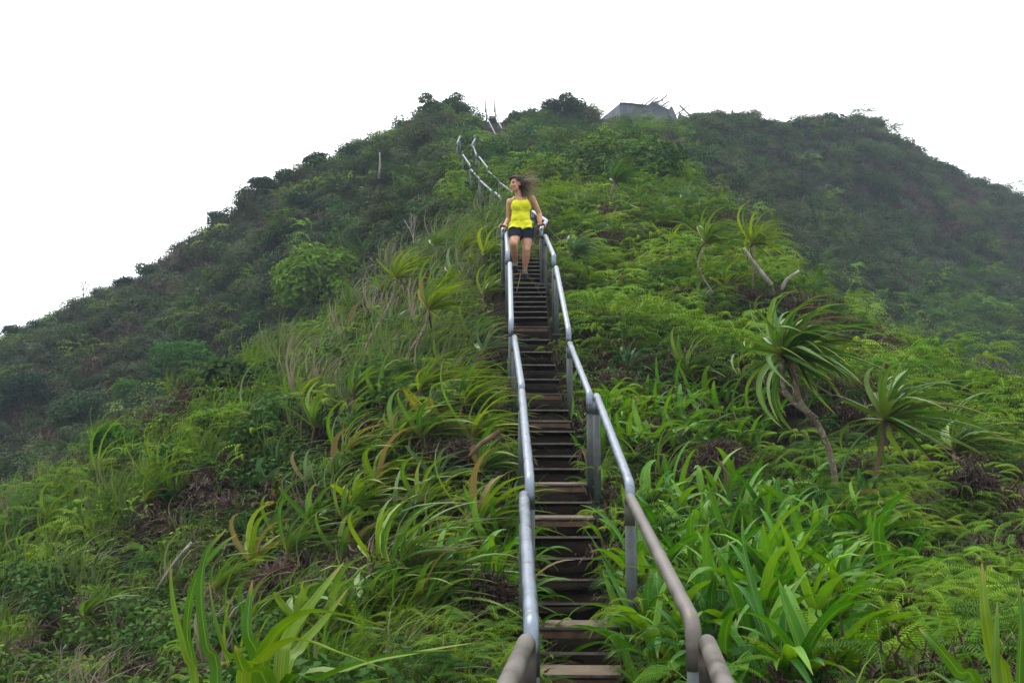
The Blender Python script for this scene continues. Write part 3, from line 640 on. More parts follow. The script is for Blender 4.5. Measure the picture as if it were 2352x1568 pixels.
# ------------------------------------------------------------------ ground cover (stuff): small plants nobody could count
WIND = np.array([1.0, -.15, .05])
PROTO = bpy.data.collections.new("cover_sources")
def proto(name, mb, mat): 
    o = bpy.data.objects.new(name, mb.mesh(name, mat)); PROTO.objects.link(o); return o
def mk_uluhe(nm, mat, fine=1.0, arms=10):
    """scrambling fern: forked fronds that arch out and hang down in tiers"""
    mb = MB()
    for a in range(arms):
        th = a * 2.399 + rv(-.5, .5); rr = rv(.0, .14); p0 = np.array([rr * math.cos(th), rr * math.sin(th), rv(.05, .34)])
        th2 = th + rv(-.4, .4); d = np.array([math.cos(th2), math.sin(th2), rv(.5, 1.1)])
        st = path(p0, d, rv(.08, .18), 3, .3); flat_strap(mb, st, .007, 'strap')
        for sg in (-1, 1):
            ph = th2 + sg * rv(.35, .8); d2 = np.array([math.cos(ph), math.sin(ph), rv(.15, .5)])
            P = path(st[-1], d2, rv(.24, .42), 7, rv(.9, 1.7), WIND * .1); comb(mb, P, int(20 * fine), rv(.040, .058), .26 / fine, 66, rv(.45, .8), .0035, lambda t: (1 - t) ** .45 * min(1, .5 + 3 * t))
    return proto(nm, mb, mat)
def mk_grass(nm, mat, n, L, wd, wind=1.0, spread=.14, up=.9, g=.5):
    mb = MB()
    for i in range(n):
        th = rv(0, 6.28); p0 = np.array([math.cos(th), math.sin(th), 0]) * rv(0, spread); d = np.array([math.cos(th) * .35, math.sin(th) * .35, up])
        flat_strap(mb, path(p0, d, L * rv(.55, 1.15), 6, g * rv(.5, 1.4), WIND * wind * rv(.5, 1.2), .25), wd * rv(.7, 1.3))
    return proto(nm, mb, mat)
def leaf_quad(mb, p, nrml, L, w, tip=None, t=.5):
    nrml = nrm(nrml); a = nrm(cross(nrml, (rv(-1, 1), rv(-1, 1), rv(-1, 1)))) if tip is None else nrm(tip - nrml * float(np.dot(tip, nrml))); b = cross(nrml, a)
    mb.add([p, p + a * L * .5 + b * w * .5 + nrml * w * .12, p + a * L - nrml * L * .1, p + a * L * .5 - b * w * .5 + nrml * w * .12], [(0, 1, 2, 3)], [t] * 4)
def mk_shrub(nm, mat, n, r, hgt, L, w, lumps=5):
    mb = MB(); C = [np.array([rv(-.6, .6) * r, rv(-.6, .6) * r, rv(.35, .85) * hgt]) for _ in range(lumps)]
    Cc = np.array(C)[R.integers(0, lumps, n)]; vv = R.normal(size=(n, 3)) * (1, 1, .8) + (0, 0, .35); vv /= np.linalg.norm(vv, axis=1)[:, None]
    cloud(mb, Cc + vv * r * .5 * R.uniform(.55, 1, (n, 1)) * (1, 1, .75), vv + (0, 0, .7) + R.uniform(-.5, .5, (n, 3)), L * R.uniform(.7, 1.3, n), w)
    for c in C: tube(mb, [np.array([0, 0, -.1]), c * .6, c], [.018, .012, .006], 4, False)
    return proto(nm, mb, mat)
def mk_spiky(nm, mat, n, L, wd):
    mb = MB()
    for i in range(n):
        th = rv(0, 6.28); d = np.array([math.cos(th), math.sin(th), rv(.1, 1.6)])
        flat_strap(mb, path((0, 0, .25), d, L * rv(.6, 1.1), 6, rv(.7, 1.5), WIND * rv(.2, .6)), wd, 'strap')
    return proto(nm, mb, mat)
def mk_dead(nm, mat, n, r):
    mb = MB()
    for i in range(n):
        th = rv(0, 6.28); p0 = np.array([math.cos(th), math.sin(th), 0]) * rv(0, r) + np.array([0, 0, rv(.02, .22)])
        flat_strap(mb, path(p0, (rv(-1, 1), rv(-1, 1), rv(-.3, .7)), rv(.06, .24), 4, rv(0, 1.2), (0, 0, 0), 3.0), rv(.006, .022), 'strap')
    return proto(nm, mb, mat)
def mk_herb(nm, mat, n, r, L, w):
    mb = MB()
    for i in range(n):
        th = rv(0, 6.28); q = rv(0, r); c = np.array([math.cos(th) * q, math.sin(th) * q, rv(.02, .2)])
        for k in range(5):
            a = rv(0, 6.28); leaf_quad(mb, c, (rv(-.4, .4), rv(-.4, .4), 1), L * rv(.6, 1.2), w, np.array([math.cos(a), math.sin(a), rv(-.2, .3)]), rv(.2, .9))
    return proto(nm, mb, mat)
KIND = {}
def reg(k, lst): KIND[k] = [o.name for o in lst]
reg('uluhe', [mk_uluhe("fern_a%d" % i, M['uluhe'], 1.3) for i in range(5)])
reg('uluhe_far', [mk_uluhe("fern_c%d" % i, M['uluhe'], .55, 9) for i in range(4)])
reg('uluhe_vfar', [mk_uluhe("fern_d%d" % i, M['uluhe'], .32, 9) for i in range(4)])
reg('uluhe_dk', [mk_uluhe("fern_b%d" % i, M['uluhe_dk'], .8) for i in range(3)])
reg('grass', [mk_grass("grass_a%d" % i, M['grass'], 14, .85, .027, 2.0, .18, .8, .75) for i in range(4)])
reg('grass_g', [mk_grass("grass_b%d" % i, M['grass_g'], 18, .60, .021, 1.8, .13, .9, .5) for i in range(4)])
reg('shrub', [mk_shrub("shrub_a%d" % i, M['shrub'], 300, .5, .6, .10, .05) for i in range(4)])
reg('shrub_far', [mk_shrub("shrub_b%d" % i, M['shrub_far'], 760, .8, .8, .125, .062, 8) for i in range(5)])
reg('herb', [mk_herb("herb_a%d" % i, M['uluhe'], 34, .26, .06, .03) for i in range(3)])
reg('spiky', [mk_spiky("spiky_a%d" % i, M['spiky'], 42, .85, .03) for i in range(4)])
reg('dead', [mk_dead("dead_a%d" % i, M['dead'], 150, .28) for i in range(4)])
ALLK = sorted(o.name for o in PROTO.objects); KI = {n: i for i, n in enumerate(ALLK)}

def scatter(name, label, cat, rows):
    """rows: (x,y,z, rx,ry,rz, scale, proto, tint) -> one object that instances its source plants on points"""
    a = np.array([[*r_[:7], KI[r_[7]], r_[8]] for r_ in rows], float); n = len(a)
    me = bpy.data.meshes.new(name); me.vertices.add(n); me.vertices.foreach_set("co", a[:, :3].ravel())
    me.attributes.new("rot", 'FLOAT_VECTOR', 'POINT').data.foreach_set("vector", a[:, 3:6].ravel())
    me.attributes.new("scl", 'FLOAT', 'POINT').data.foreach_set("value", a[:, 6])
    me.attributes.new("pick", 'INT', 'POINT').data.foreach_set("value", a[:, 7].astype(np.int32))
    me.attributes.new("tint", 'FLOAT', 'POINT').data.foreach_set("value", a[:, 8])
    o = obj(name, me); tag(o, label, cat, kind="stuff")
    md = o.modifiers.new("cover", 'NODES'); md.node_group = GN
    return o
GN = bpy.data.node_groups.new("cover", 'GeometryNodeTree')
GN.interface.new_socket("Geometry", in_out='INPUT', socket_type='NodeSocketGeometry'); GN.interface.new_socket("Geometry", in_out='OUTPUT', socket_type='NodeSocketGeometry')
gi = GN.nodes.new('NodeGroupInput'); go = GN.nodes.new('NodeGroupOutput'); iop = GN.nodes.new('GeometryNodeInstanceOnPoints')
ci = GN.nodes.new('GeometryNodeCollectionInfo'); ci.inputs['Collection'].default_value = PROTO; ci.inputs['Separate Children'].default_value = True; ci.inputs['Reset Children'].default_value = True
def na(nm, dt):
    n = GN.nodes.new('GeometryNodeInputNamedAttribute'); n.data_type = dt; n.inputs['Name'].default_value = nm; return n.outputs['Attribute']
GN.links.new(gi.outputs[0], iop.inputs['Points']); GN.links.new(ci.outputs[0], iop.inputs['Instance']); iop.inputs['Pick Instance'].default_value = True
GN.links.new(na("pick", 'INT'), iop.inputs['Instance Index']); GN.links.new(na("scl", 'FLOAT'), iop.inputs['Scale'])
er = GN.nodes.new('FunctionNodeEulerToRotation'); GN.links.new(na("rot", 'FLOAT_VECTOR'), er.inputs[0]); GN.links.new(er.outputs[0], iop.inputs['Rotation'])
GN.links.new(iop.outputs[0], go.inputs[0])

# candidate points: even over the ground, denser close to the viewer where plants are small
def cand(r0, r1, dens, seed):
    g = np.random.default_rng(seed); A0, A1 = math.radians(-36), math.radians(36)
    n = int(dens * (A1 - A0) * (r1 * r1 - r0 * r0) / 2)
    a = g.uniform(A0, A1, n); r = np.sqrt(g.uniform(r0 * r0, r1 * r1, n))
    x = OX + r * np.sin(a); y = OY + r * np.cos(a); z = h(x, y)
    u, v, d = proj(np.stack([x, y, z], 1))
    keep = (d > 1.2) & (u > -350) & (u < 2700) & (v < 1900)
    # leave the far side of the mountain bare: nothing of it shows
    x, y, z, u, v, d = [q_[keep] for q_ in (x, y, z, u, v, d)]
    e = z / np.hypot(x, y); hid = np.zeros(len(x), bool)
    for f in np.linspace(.12, .97, 26):
        hid |= (h(x * f, y * f) > z * f + .15 + 1.4 * np.clip((d - 10) / 40, 0, 1))
    keep = ~hid
    return [q_[keep] for q_ in (x, y, z, u, v, d)]
rows = {k_: [] for k_ in ('fern_cover', 'grass_cover', 'shrub_cover', 'dead_fern_litter', 'spiky_cover')}
BUCK = {'uluhe': 'fern_cover', 'uluhe_dk': 'fern_cover', 'uluhe_far': 'fern_cover', 'uluhe_vfar': 'fern_cover', 'herb': 'fern_cover', 'grass': 'grass_cover', 'grass_g': 'grass_cover', 'shrub': 'shrub_cover', 'shrub_far': 'shrub_cover', 'dead': 'dead_fern_litter', 'spiky': 'spiky_cover'}
def put(kd, x, y, z, s, tint, sink=.05, wind=False):
    if kd == 'uluhe' and y > 10: kd = 'uluhe_far' if y < 22 else 'uluhe_vfar'
    rz = rnd.gauss(0, .35) if wind else rnd.uniform(0, 6.28)
    e = .3; gx = float(h(x + e, y) - h(x - e, y)) / (2 * e); gy = float(h(x, y + e) - h(x, y - e)) / (2 * e)
    tl = .45
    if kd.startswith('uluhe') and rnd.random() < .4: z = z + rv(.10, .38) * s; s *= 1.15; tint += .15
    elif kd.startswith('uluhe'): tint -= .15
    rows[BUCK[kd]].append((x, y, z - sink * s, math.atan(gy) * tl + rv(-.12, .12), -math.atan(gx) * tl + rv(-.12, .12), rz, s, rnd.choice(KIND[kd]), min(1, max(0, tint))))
def near_left_edge(u): return np.interp(u, [0, 280, 500, 700, 850, 1000, 1080, 1150], [1110, 1000, 890, 770, 655, 505, 430, 380])
for (r0, r1, dens, sd_) in ((3, 12, 48, 1), (12, 20, 30, 2), (20, 36, 15, 3), (36, 72, 6.5, 4), (72, 135, 3.4, 5)):
    x, y, z, u, v, d = cand(r0, r1, dens, sd_)
    sdn = stair_dist(x, y); n1 = fbm(x * .55, y * .55, 21); n2 = fbm(x * .22, y * .22, 33); n3 = fbm(x * 1.3, y * 1.3, 44, 2); n4 = fbm(x * .12, y * .12, 51)
    for i in range(len(x)):
        X, Y, Z, U, V, Dp = x[i], y[i], z[i], u[i], v[i], d[i]; p = rnd.random()
        if Dp > 50 and 1372 < U < 1565 and V < 292: continue
        if Dp > 40 and 1098 < U < 1185 and 235 < V < 345 and (Dp > 57 or V < 330): continue
        if sdn[i] < .28 and not (16.2 < Dp < 26.5 or 41 < Dp < 58): continue
        left = U < 1190
        far = Dp > 28 and not (1030 < U < 1600 and Dp < 75)
        if Dp < 2.2: continue
        if not far:
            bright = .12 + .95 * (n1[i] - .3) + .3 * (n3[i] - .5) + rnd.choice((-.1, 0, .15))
            if sdn[i] < .75 and Dp < 16.2: 
                if p < .16: put('dead', X, Y, Z, rv(.5, .9), rv(.2, .8))
                elif p < .55: put('uluhe_dk' if p < .32 else 'uluhe', X, Y, Z, rv(.35, .55), bright + .1, .05)
                elif p < .78: put('grass_g', X, Y, Z, rv(.4, .7), rv(.2, .7), 0, True)
                continue
            if Dp > 28:                                   # the upper spine of the ridge
                s = rv(1.0, 1.9)
                if n2[i] > .60: put('dead', X, Y, Z, s * 1.3, rv(.2, .7))
                elif n1[i] > .54: put('uluhe', X, Y, Z, s * .75, bright + .15)
                elif p < .35: put('uluhe_dk', X, Y, Z, s * .8, bright + .2)
                elif p < .5: put('dead', X, Y, Z, s, rv(.2, .7))
                elif p < .7: put('shrub', X, Y, Z, s, rv(.2, .8))
                elif p < .9: put('grass', X, Y, Z, s * .8, rv(.2, .6), 0, True)
                else: put('spiky', X, Y, Z, s * .6, rv(.2, .8), .1, True)
                continue
            if left:
                grassy = (620 < U < 1180 and 380 < V < 950)
                s = rv(.7, 1.3) * (1 if Dp > 9 else .8)
                if grassy and p < .22 and n1[i] > .36: put('grass', X, Y, Z, s * rv(.8, 1.25), n3[i] * 1.1 - .1, 0, True)
                elif p < .08 + (.22 if n2[i] > .58 else 0): put('dead', X, Y, Z, s, rv(.1, .9))
                elif p < .32: put('grass_g', X, Y, Z, s, bright + rv(-.2, .3), 0, True)
                elif p < .40: put('grass', X, Y, Z, s * .8, rv(.1, .6), 0, True)
                elif p < .48: continue
                elif p < .70: put('uluhe', X, Y, Z, s * (.62 if Dp > 10 else .5), bright + .1)
                elif p < .86: put('herb', X, Y, Z, s, bright + .1)
                elif p < .95: put('uluhe_dk', X, Y, Z, s * (.65 if Dp > 10 else .5), bright)
                else: put('shrub', X, Y, Z, s * .7, rv(.3, .9))
            else:
                s = rv(.75, 1.3) * (1 if Dp > 9 else .8)
                if Dp < 9.6 and 1380 < U < np.interp(V, [950, 1150, 1300], [1700, 1850, 2050]) and V > 950 + 0 * Dp:
                    if p < .3: put('dead', X, Y, Z, s * .9, rv(.1, .8))
                    elif p < .5: put('uluhe_dk', X, Y, Z, s * .7, .3, .2)
                    elif p < .62: put('grass_g', X, Y, Z, s * .8, bright, 0, True)
                    continue
                s = rv(.6, 1.1) * (1.0 if Dp > 11 else .62)
                if n1[i] < .41: put('dead', X, Y, Z + .10, s * 1.3, rv(.1, .8)) if p < .5 else (put('uluhe_dk', X, Y, Z, s, .25) if p < .8 else None)
                elif p < .08: continue
                elif p < .50: put('uluhe', X, Y, Z, s * 1.08, bright + .24)
                elif p < .70: put('uluhe_dk', X, Y, Z, s, bright + .1)
                elif p < .79: put('dead', X, Y, Z + .1, s * 1.25, rv(.1, .9))
                elif p < .90: put('herb', X, Y, Z, s * 1.2, bright + .2)
                elif p < .95: put('shrub', X, Y, Z, s * .7, rv(.3, 1))
                else: put('grass_g', X, Y, Z, s * .9, bright, 0, True)
        else:
            s = (.55 + .95 * rnd.random() ** 2) * (.8 + Dp / 160)
            t = .05 + 1.1 * (n1[i] - .3) + rnd.choice((-.12, 0, .1, .3))
            if left:
                if n2[i] > .56 and p < .75 or p < .08: put('dead', X, Y, Z + .15, s * 1.9, rv(.1, .7))
                elif n4[i] > .5 and p < .22: put('grass', X, Y, Z, s * 1.1, rv(0, .5), 0, True)
                elif p < .20: put('spiky', X, Y, Z, s * .85, rv(.0, .6), .1, True)
                elif p < .34: put('uluhe', X, Y, Z, s * 1.5, t)
                elif p < .52: put('shrub', X, Y, Z, s * 1.2, t)
                else: put('shrub_far', X, Y, Z, s * .8, t)
            else:
                ferny = np.interp(V, [480, 640, 800], [.04, .25, .62]) + (n2[i] - .5) * 1.2
                if n4[i] + .4 * (n1[i] - .5) > .66 or p < .05: put('dead', X, Y, Z, s * 2.2, rv(.1, .7))
                elif p < ferny: put('uluhe' if p < ferny * .65 else 'uluhe_dk', X, Y, Z, s * 1.7, t + .15)
                elif p < ferny + .30: put('spiky', X, Y, Z, s * .9, rv(0, .6), .1, True)
                elif p < ferny + .42: put('shrub', X, Y, Z, s * 1.2, t)
                else: put('shrub_far', X, Y, Z, s * .8, t)
STUFF = {'fern_cover': ("green fern mat covering the ridge and lower slopes", "fern"), 'grass_cover': ("wind-blown pale grass covering the ridge flank", "grass"),
         'shrub_cover': ("low dark shrubs covering the hillsides", "shrub"), 'dead_fern_litter': ("brown dead fern tangle between the green plants", "dead fern"),
         'spiky_cover': ("grey-green spiky plants scattered over the hillsides", "plants")}
for k_, rw in rows.items():
    if rw: scatter(k_, *STUFF[k_], rw)
print("COVER", {k_: len(v_) for k_, v_ in rows.items()})
# ------------------------------------------------------------------ individual plants
ORD = ["first", "second", "third", "fourth", "fifth", "sixth", "seventh", "eighth", "ninth", "tenth", "eleventh", "twelfth", "thirteenth", "fourteenth", "fifteenth", "sixteenth", "seventeenth", "eighteenth", "nineteenth", "twentieth"]
def leaf_obj(root, loc, P, wd, mat, prof='strap', fold=.3, roll=0.0, name="leaf"):
    mb = MB(); strap(mb, np.asarray(P) - loc, wd, fold, prof, roll); return obj(name, mb.mesh(name, mat), root)
def ground_at(u, v, d=None):
    if d is None: return hit(u, v)
    p = W(u, v, d); p[2] = h(p[0], p[1]); return p
def screw_pine(label, trunk, n, L, wd, mat, d=None, wind=.9, droop=.8, rad=.03, el=(-10, 80), name="screw_pine", group="screw pines on the ridge", fork=None, bark='bark', dead=3):
    """trunk: pixels from base to crown (one pixel = no visible trunk); strap leaves burst from its end"""
    b = hit(*trunk[0]) if d is None else W(*trunk[0], d); dd = proj(b)[2]
    g = b.copy(); g[2] = min(b[2], float(h(b[0], b[1]))) - .05
    pts = [g] + [W(*q_, dd) for q_ in (trunk if d is not None else trunk[1:])]
    if len(pts) == 1: pts.append(g + np.array([.02, 0, .22]))
    root = thing(name, label, "plant", g, group)
    mb = MB(); cv = fillet(pts, .25, 4) if len(pts) > 2 else pts
    tube(mb, [p - g for p in cv], list(np.linspace(rad, rad * .75, len(cv))), 9); obj("trunk", mb.mesh("trunk", M[bark]), root)
    crowns = [(cv[-1], cv[-1] - cv[-2], n)]; far_ = dd > 24; fm = MB()
    if fork:
        fp = [W(*q_, dd) for q_ in fork]; fp[0] = fp[0]; m2 = MB(); c2 = fillet(fp, .2, 4); tube(m2, [p - g for p in c2], list(np.linspace(rad * .9, rad * .7, len(c2))), 9); obj("trunk", m2.mesh("trunk", M[bark]), root)
        crowns.append((c2[-1], c2[-1] - c2[-2], int(n * .7)))
    for c, ax, m_ in crowns:
        ax = nrm(ax)
        for i in range(m_):
            th = i * 2.399 + rv(-.3, .3); e = math.radians(el[0] + (el[1] - el[0]) * ((i + .5) / m_)) ; dv = np.array([math.cos(th) * math.cos(e), math.sin(th) * math.cos(e), math.sin(e)]) + ax * .25 + WIND * wind * .26
            l = L * rv(.55, 1.25) * (.75 + .25 * math.cos(e))
            P = path(c + nrm(dv) * rad * .4, dv, l, 9, droop * rv(.6, 1.3), WIND * wind * rv(.5, 1.3), .25)
            if far_: strap(fm, P - g, wd * rv(.8, 1.2), .35, 'strap')
            else: leaf_obj(root, g, P, wd * rv(.8, 1.2), mat, 'strap', rv(.2, .55), rv(-.3, .3))
        for i in range(dead):
            th = rv(0, 6.28); P = path(c, (math.cos(th), math.sin(th), -.5), L * rv(.4, .7), 6, 1.5, WIND * wind * .5, .5)
            leaf_obj(root, g, P, wd * .6, M['dead'], 'strap', .5, 0, "dead_leaf")
    if far_: obj("foliage", fm.mesh("foliage", mat), root)
    return root
pn, py, pb_ = M['pand'], M['pand_y'], M['pand_b']
screw_pine("large screw pine with forked bare trunk and wind-swept crown, right of the stairs", [(1918, 1095), (1902, 1020), (1868, 955), (1822, 925), (1797, 890), (1796, 815)], 74, 0.720, 0.046, pn, d=8.0, wind=1.5, droop=1.3, el=(-40, 80), rad=.026, fork=[(1875, 962), (1838, 930), (1826, 880), (1826, 815)])
screw_pine("screw pine with short ringed trunk and drooping dark leaves near the right edge", [(2005, 1125), (2018, 1050), (2036, 965)], 52, 0.780, 0.052, pn, d=7.6, wind=1.3, droop=1.35, el=(-40, 80), rad=.021, bark='brownwood')
screw_pine("sprawling strap-leaved plant at the right edge behind the ringed screw pine", [(2190, 1075)], 40, 0.800, 0.052, pn, wind=2.2, droop=.9, rad=.02)
screw_pine("crooked thin-trunked screw pine, left of the pair near the uprooted stump", [(1642, 680), (1606, 625), (1602, 600), (1622, 558)], 50, 0.694, 0.046, pn, d=15.8, wind=1.1, droop=1.2, rad=.018)
screw_pine("screw pine with straight trunk above the uprooted stump", [(1728, 640), (1730, 600), (1730, 562)], 55, 0.739, 0.046, py, d=16.2, wind=1.3, droop=1.2, rad=.02)
screw_pine("tall leaning screw pine with swept crown high on the ridge", [(1393, 480), (1400, 455), (1412, 418)], 60, 0.840, 0.054, pn, wind=1.3, droop=.7, rad=.045)
screw_pine("blue-green drooping strap plant beside the right handrail below the woman", [(1318, 640), (1322, 585)], 50, 0.616, 0.054, pb_, wind=1.2, droop=1.1, rad=.02)
screw_pine("strap plant with yellowing lower leaves on the upper right ridge", [(1475, 500), (1476, 485)], 42, 0.672, 0.046, py, wind=.7, droop=1.0, rad=.03)
screw_pine("dark strap rosette below the leaning screw pine", [(1525, 520), (1525, 505)], 42, 0.650, 0.050, pb_, wind=.6, droop=.9, rad=.03)
screw_pine("grey-green fountain-shaped strap plant on the ridge edge, upper right", [(1582, 500), (1582, 470)], 57, 0.784, 0.046, pb_, wind=.6, droop=1.2, rad=.03)
screw_pine("small strap plant behind the fountain-shaped one", [(1545, 465), (1545, 448)], 45, 0.694, 0.046, pn, wind=.7, droop=1.1, rad=.03)
screw_pine("pale strap plant on the ridge right of the woman's shoulder", [(1330, 500), (1332, 485)], 37, 0.560, 0.046, pb_, wind=.9, droop=1.0, rad=.03)
screw_pine("thin dark-trunked screw pine above the leaning one on the upper ridge", [(1312, 390), (1325, 365), (1335, 350)], 32, 0.784, 0.054, py, wind=1.4, droop=.8, rad=.03)
screw_pine("screw pine with long bare leaning stem on the upper ridge", [(1420, 432), (1435, 405), (1448, 390)], 27, 0.616, 0.046, py, wind=1.6, droop=.8, rad=.02)
# left of the stairs
screw_pine("yellow-green strap plant on a bare curved stem, left of the stairs", [(935, 815), (952, 790), (978, 750), (985, 712)], 40, 0.700, 0.041, py, d=11.6, wind=1.7, droop=.6, rad=.022, group="strap plants left of the stairs")
screw_pine("strap plant on a long bent bare stem in the pale grass", [(838, 795), (872, 742), (900, 690), (912, 640)], 25, 0.560, 0.050, py, d=13.2, wind=1.2, droop=.4, rad=.022, group="strap plants left of the stairs")
LEFT = [(785, 1290, 793, 1200, 40, .52, .042, pn, "upright dark green strap plant with short stem in the lower left middle"),
        (622, 1390, 662, 1270, 30, .50, .042, pn, "strap plant with pale bare stem leaning right at lower left"),
        (905, 1065, 915, 1020, 40, .62, .036, py, "dense strap plant with yellow stem base left of the broken branch"),
        (770, 1130, 788, 1062, 46, .62, .038, py, "tall dense strap plant with yellow base, left of centre"),
        (800, 990, 812, 905, 36, .60, .042, pn, "broad strap plant beside the grassy bank, left of centre"),
        (945, 975, 965, 900, 38, .62, .040, py, "strap plant swept right, midway between grass bank and left handrail"),
        (1045, 985, 1062, 930, 28, .55, .036, py, "strap plant close to the left handrail above the broken branch"),
        (905, 1400, 905, 1325, 34, .62, .050, pn, "wide-leaved strap plant sweeping right, below the left middle"),
        (192, 1490, 198, 1420, 26, .50, .045, pn, "strap plant on a dark stem near the lower left corner"),
        (50, 1330, 55, 1292, 28, .60, .045, pn, "strap plant at the left edge above the lower corner"),
        (490, 1440, 498, 1360, 28, .50, .042, pn, "glossy strap plant behind the tall foreground blades"),
        (570, 1500, 572, 1440, 26, .46, .042, pn, "low strap plant right of the tall foreground blades"),
        (222, 1130, 226, 1092, 24, .70, .05, py, "yellow-green strap plant on the left ridge edge"),
        (85, 1110, 86, 1075, 24, .75, .05, pb_, "grey-green strap plant on the far left ridge edge"),
        (10, 1130, 12, 1095, 24, .75, .05, pn, "strap plant cut by the left picture edge on the ridge"),
        (330, 1200, 335, 1150, 24, .55, .04, py, "small strap plant among grass, left middle"),
        (110, 1240, 115, 1200, 26, .60, .045, pn, "strap plant on a bent stem at left below the ridge edge"),
        (560, 1010, 566, 965, 24, .60, .04, pb_, "grey-green strap plant on the grassy ridge edge"),
        (690, 960, 697, 920, 26, .55, .04, pn, "strap plant just above the tall dense ones on the left bank"),
        (1010, 560, 1016, 530, 36, .75, .03, py, "bright strap tuft in the tall pale grass high on the left"),
        (1055, 640, 1060, 610, 24, .50, .034, py, "yellow-green strap tuft in the grass left of the woman's legs"),
        (640, 1130, 646, 1090, 22, .5, .036, pb_, "blue-green strap plant among ferns, left middle")]
for (u0, v0, u1, v1, n, L_, w_, mt, lab) in LEFT:
    screw_pine(lab, [(u0, v0), (u1, v1)], int(n * .85), L_ * 1.3, w_ * .85, mt, wind=2.6, droop=.45, rad=.018, name="strap_plant", group="strap plants left of the stairs", bark='brownwood', dead=4, el=(0, 82))
for ri, (v_, ua, ub, m_) in enumerate([(1470, 640, 1000, 4), (1350, 560, 1000, 5), (1240, 560, 1130, 6), (1150, 560, 1130, 6), (1060, 640, 1120, 5), (960, 660, 1140, 5), (880, 700, 1140, 5), (810, 760, 1120, 4), (740, 850, 1130, 4), (670, 920, 1140, 4), (600, 980, 1140, 3)]):
    for j in range(m_):
        u_ = ub - (ub - ua) * (j + .5) / m_ + rv(-30, 30); vv_ = v_ + rv(-28, 28)
        screw_pine("strap-leaved plant on left bank, %s row from the bottom, %s from the handrail" % (ORD[ri], ORD[j]), [(u_, vv_), (u_ + rv(0, 12), vv_ - rv(25, 60))], rnd.randint(17, 24), rv(.45, .7), rv(.042, .062), rnd.choice((pn, py, py, pb_, pn)), wind=rv(1.1, 2.0), droop=rv(.6, 1.1), rad=.014, name="strap_plant", group="strap plants on the left bank", bark='brownwood', dead=1, el=(0, 82))
for ri, (v_, ua, ub, m_) in enumerate([(880, 1400, 1720, 3), (760, 1380, 1760, 4), (680, 1360, 1700, 4), (590, 1340, 1640, 4), (520, 1330, 1620, 4)]):
    for j in range(m_):
        u_ = ua + (ub - ua) * (j + .5) / m_ + rv(-30, 30); vv_ = v_ + rv(-24, 24); up_ = 1500 / (7 + (1568 - v_) / 90)
        screw_pine("strap-leaved plant among right bank ferns, %s row up, %s from the handrail" % (ORD[ri], ORD[j]), [(u_, vv_), (u_ + rv(-4, 8), vv_ - .35 * up_)], rnd.randint(20, 26), rv(.5, .7), rv(.045, .06), rnd.choice((pn, pb_, py)), wind=rv(.7, 1.4), droop=rv(.9, 1.3), rad=.016, name="strap_plant", group="strap plants on the right bank", bark='brownwood', dead=3, el=(-10, 82))
# dark rosettes on the right hillside
cc = lambda x, y: ((1700 + x / 2.851) * .9408, (250 + y / 2.851) * .9408)
RO = [(100, 440), (360, 430), (310, 350), (740, 720), (970, 790), (1060, 930), (720, 950), (1850, 1080), (1170, 860), (1600, 860), (320, 560), (230, 190), (1040, 360), (1430, 700), (720, 420), (860, 1210), (2150, 1440), (1500, 900)]
RO = sorted([cc(*q_) for q_ in RO])
for i, (u_, v_) in enumerate(RO):
    screw_pine("dark drooping spiky rosette on the right hillside, %s of eighteen from the left" % ORD[i], [(u_, v_ + 10)], 40, 1.25 * rv(.8, 1.15), .07, pb_, wind=.5, droop=1.3, rad=.06, name="spiky_rosette", group="spiky rosettes on the right hillside", dead=0)

# ---- broad-leaved grass clumps: every leaf its own object
def broad_grass(label, u, v, n, L, wd, group, mat='palmg', wind=.5):
    b = hit(u, v); b[2] -= .03; root = thing("broad_grass", label, "grass clump", b, group)
    for i in range(n):
        th = i * 2.399 + rv(-.4, .4); e = rv(.5, 1.35); dv = np.array([math.cos(th) * math.cos(e), math.sin(th) * math.cos(e), math.sin(e)])
        st = np.array([rv(-.09, .09), rv(-.09, .09), rv(.0, .1)])
        P = path(b + st, dv, L * rv(.6, 1.25), 9, rv(.5, 1.7), WIND * wind * rv(.2, 1.2), .3)
        leaf_obj(root, b, P, wd * rv(.65, 1.2), M[mat], 'broad', rv(.15, .5), rv(-.5, .5))
    return root
ROWS = [(1610, 1690, 1930, 4), (1555, 1500, 1900, 6), (1500, 1480, 1930, 7), (1445, 1465, 1990, 8), (1390, 1460, 2060, 9), (1335, 1460, 2090, 9), (1280, 1460, 2060, 9), (1225, 1460, 2000, 8), (1175, 1450, 1900, 6)]
for ri, (v_, ua, ub, m_) in enumerate(ROWS):
    for j in range(m_):
        u_ = ua + (ub - ua) * (j + .5) / m_ + rv(-22, 22)
        broad_grass("broad-leaved grass clump right of stairs, %s row from the bottom, %s from the handrail" % (ORD[ri], ORD[j]), u_, v_ + rv(-14, 14), rnd.randint(13, 16), .47 * rv(.8, 1.2), .056, "broad grass right of the stairs")
for ri, (v_, ua, ub, m_) in enumerate([(1035, 1380, 1760, 8), (990, 1380, 1760, 8), (945, 1385, 1680, 7)]):
    for j in range(m_):
        u_ = ua + (ub - ua) * (j + .5) / m_ + rv(-15, 15)
        broad_grass("grass clump in upper patch beside right handrail, %s row up, %s from the handrail" % (ORD[ri], ORD[j]), u_, v_ + rv(-8, 8), rnd.randint(10, 13), .46 * rv(.85, 1.15), .055, "upper grass patch right of the stairs")
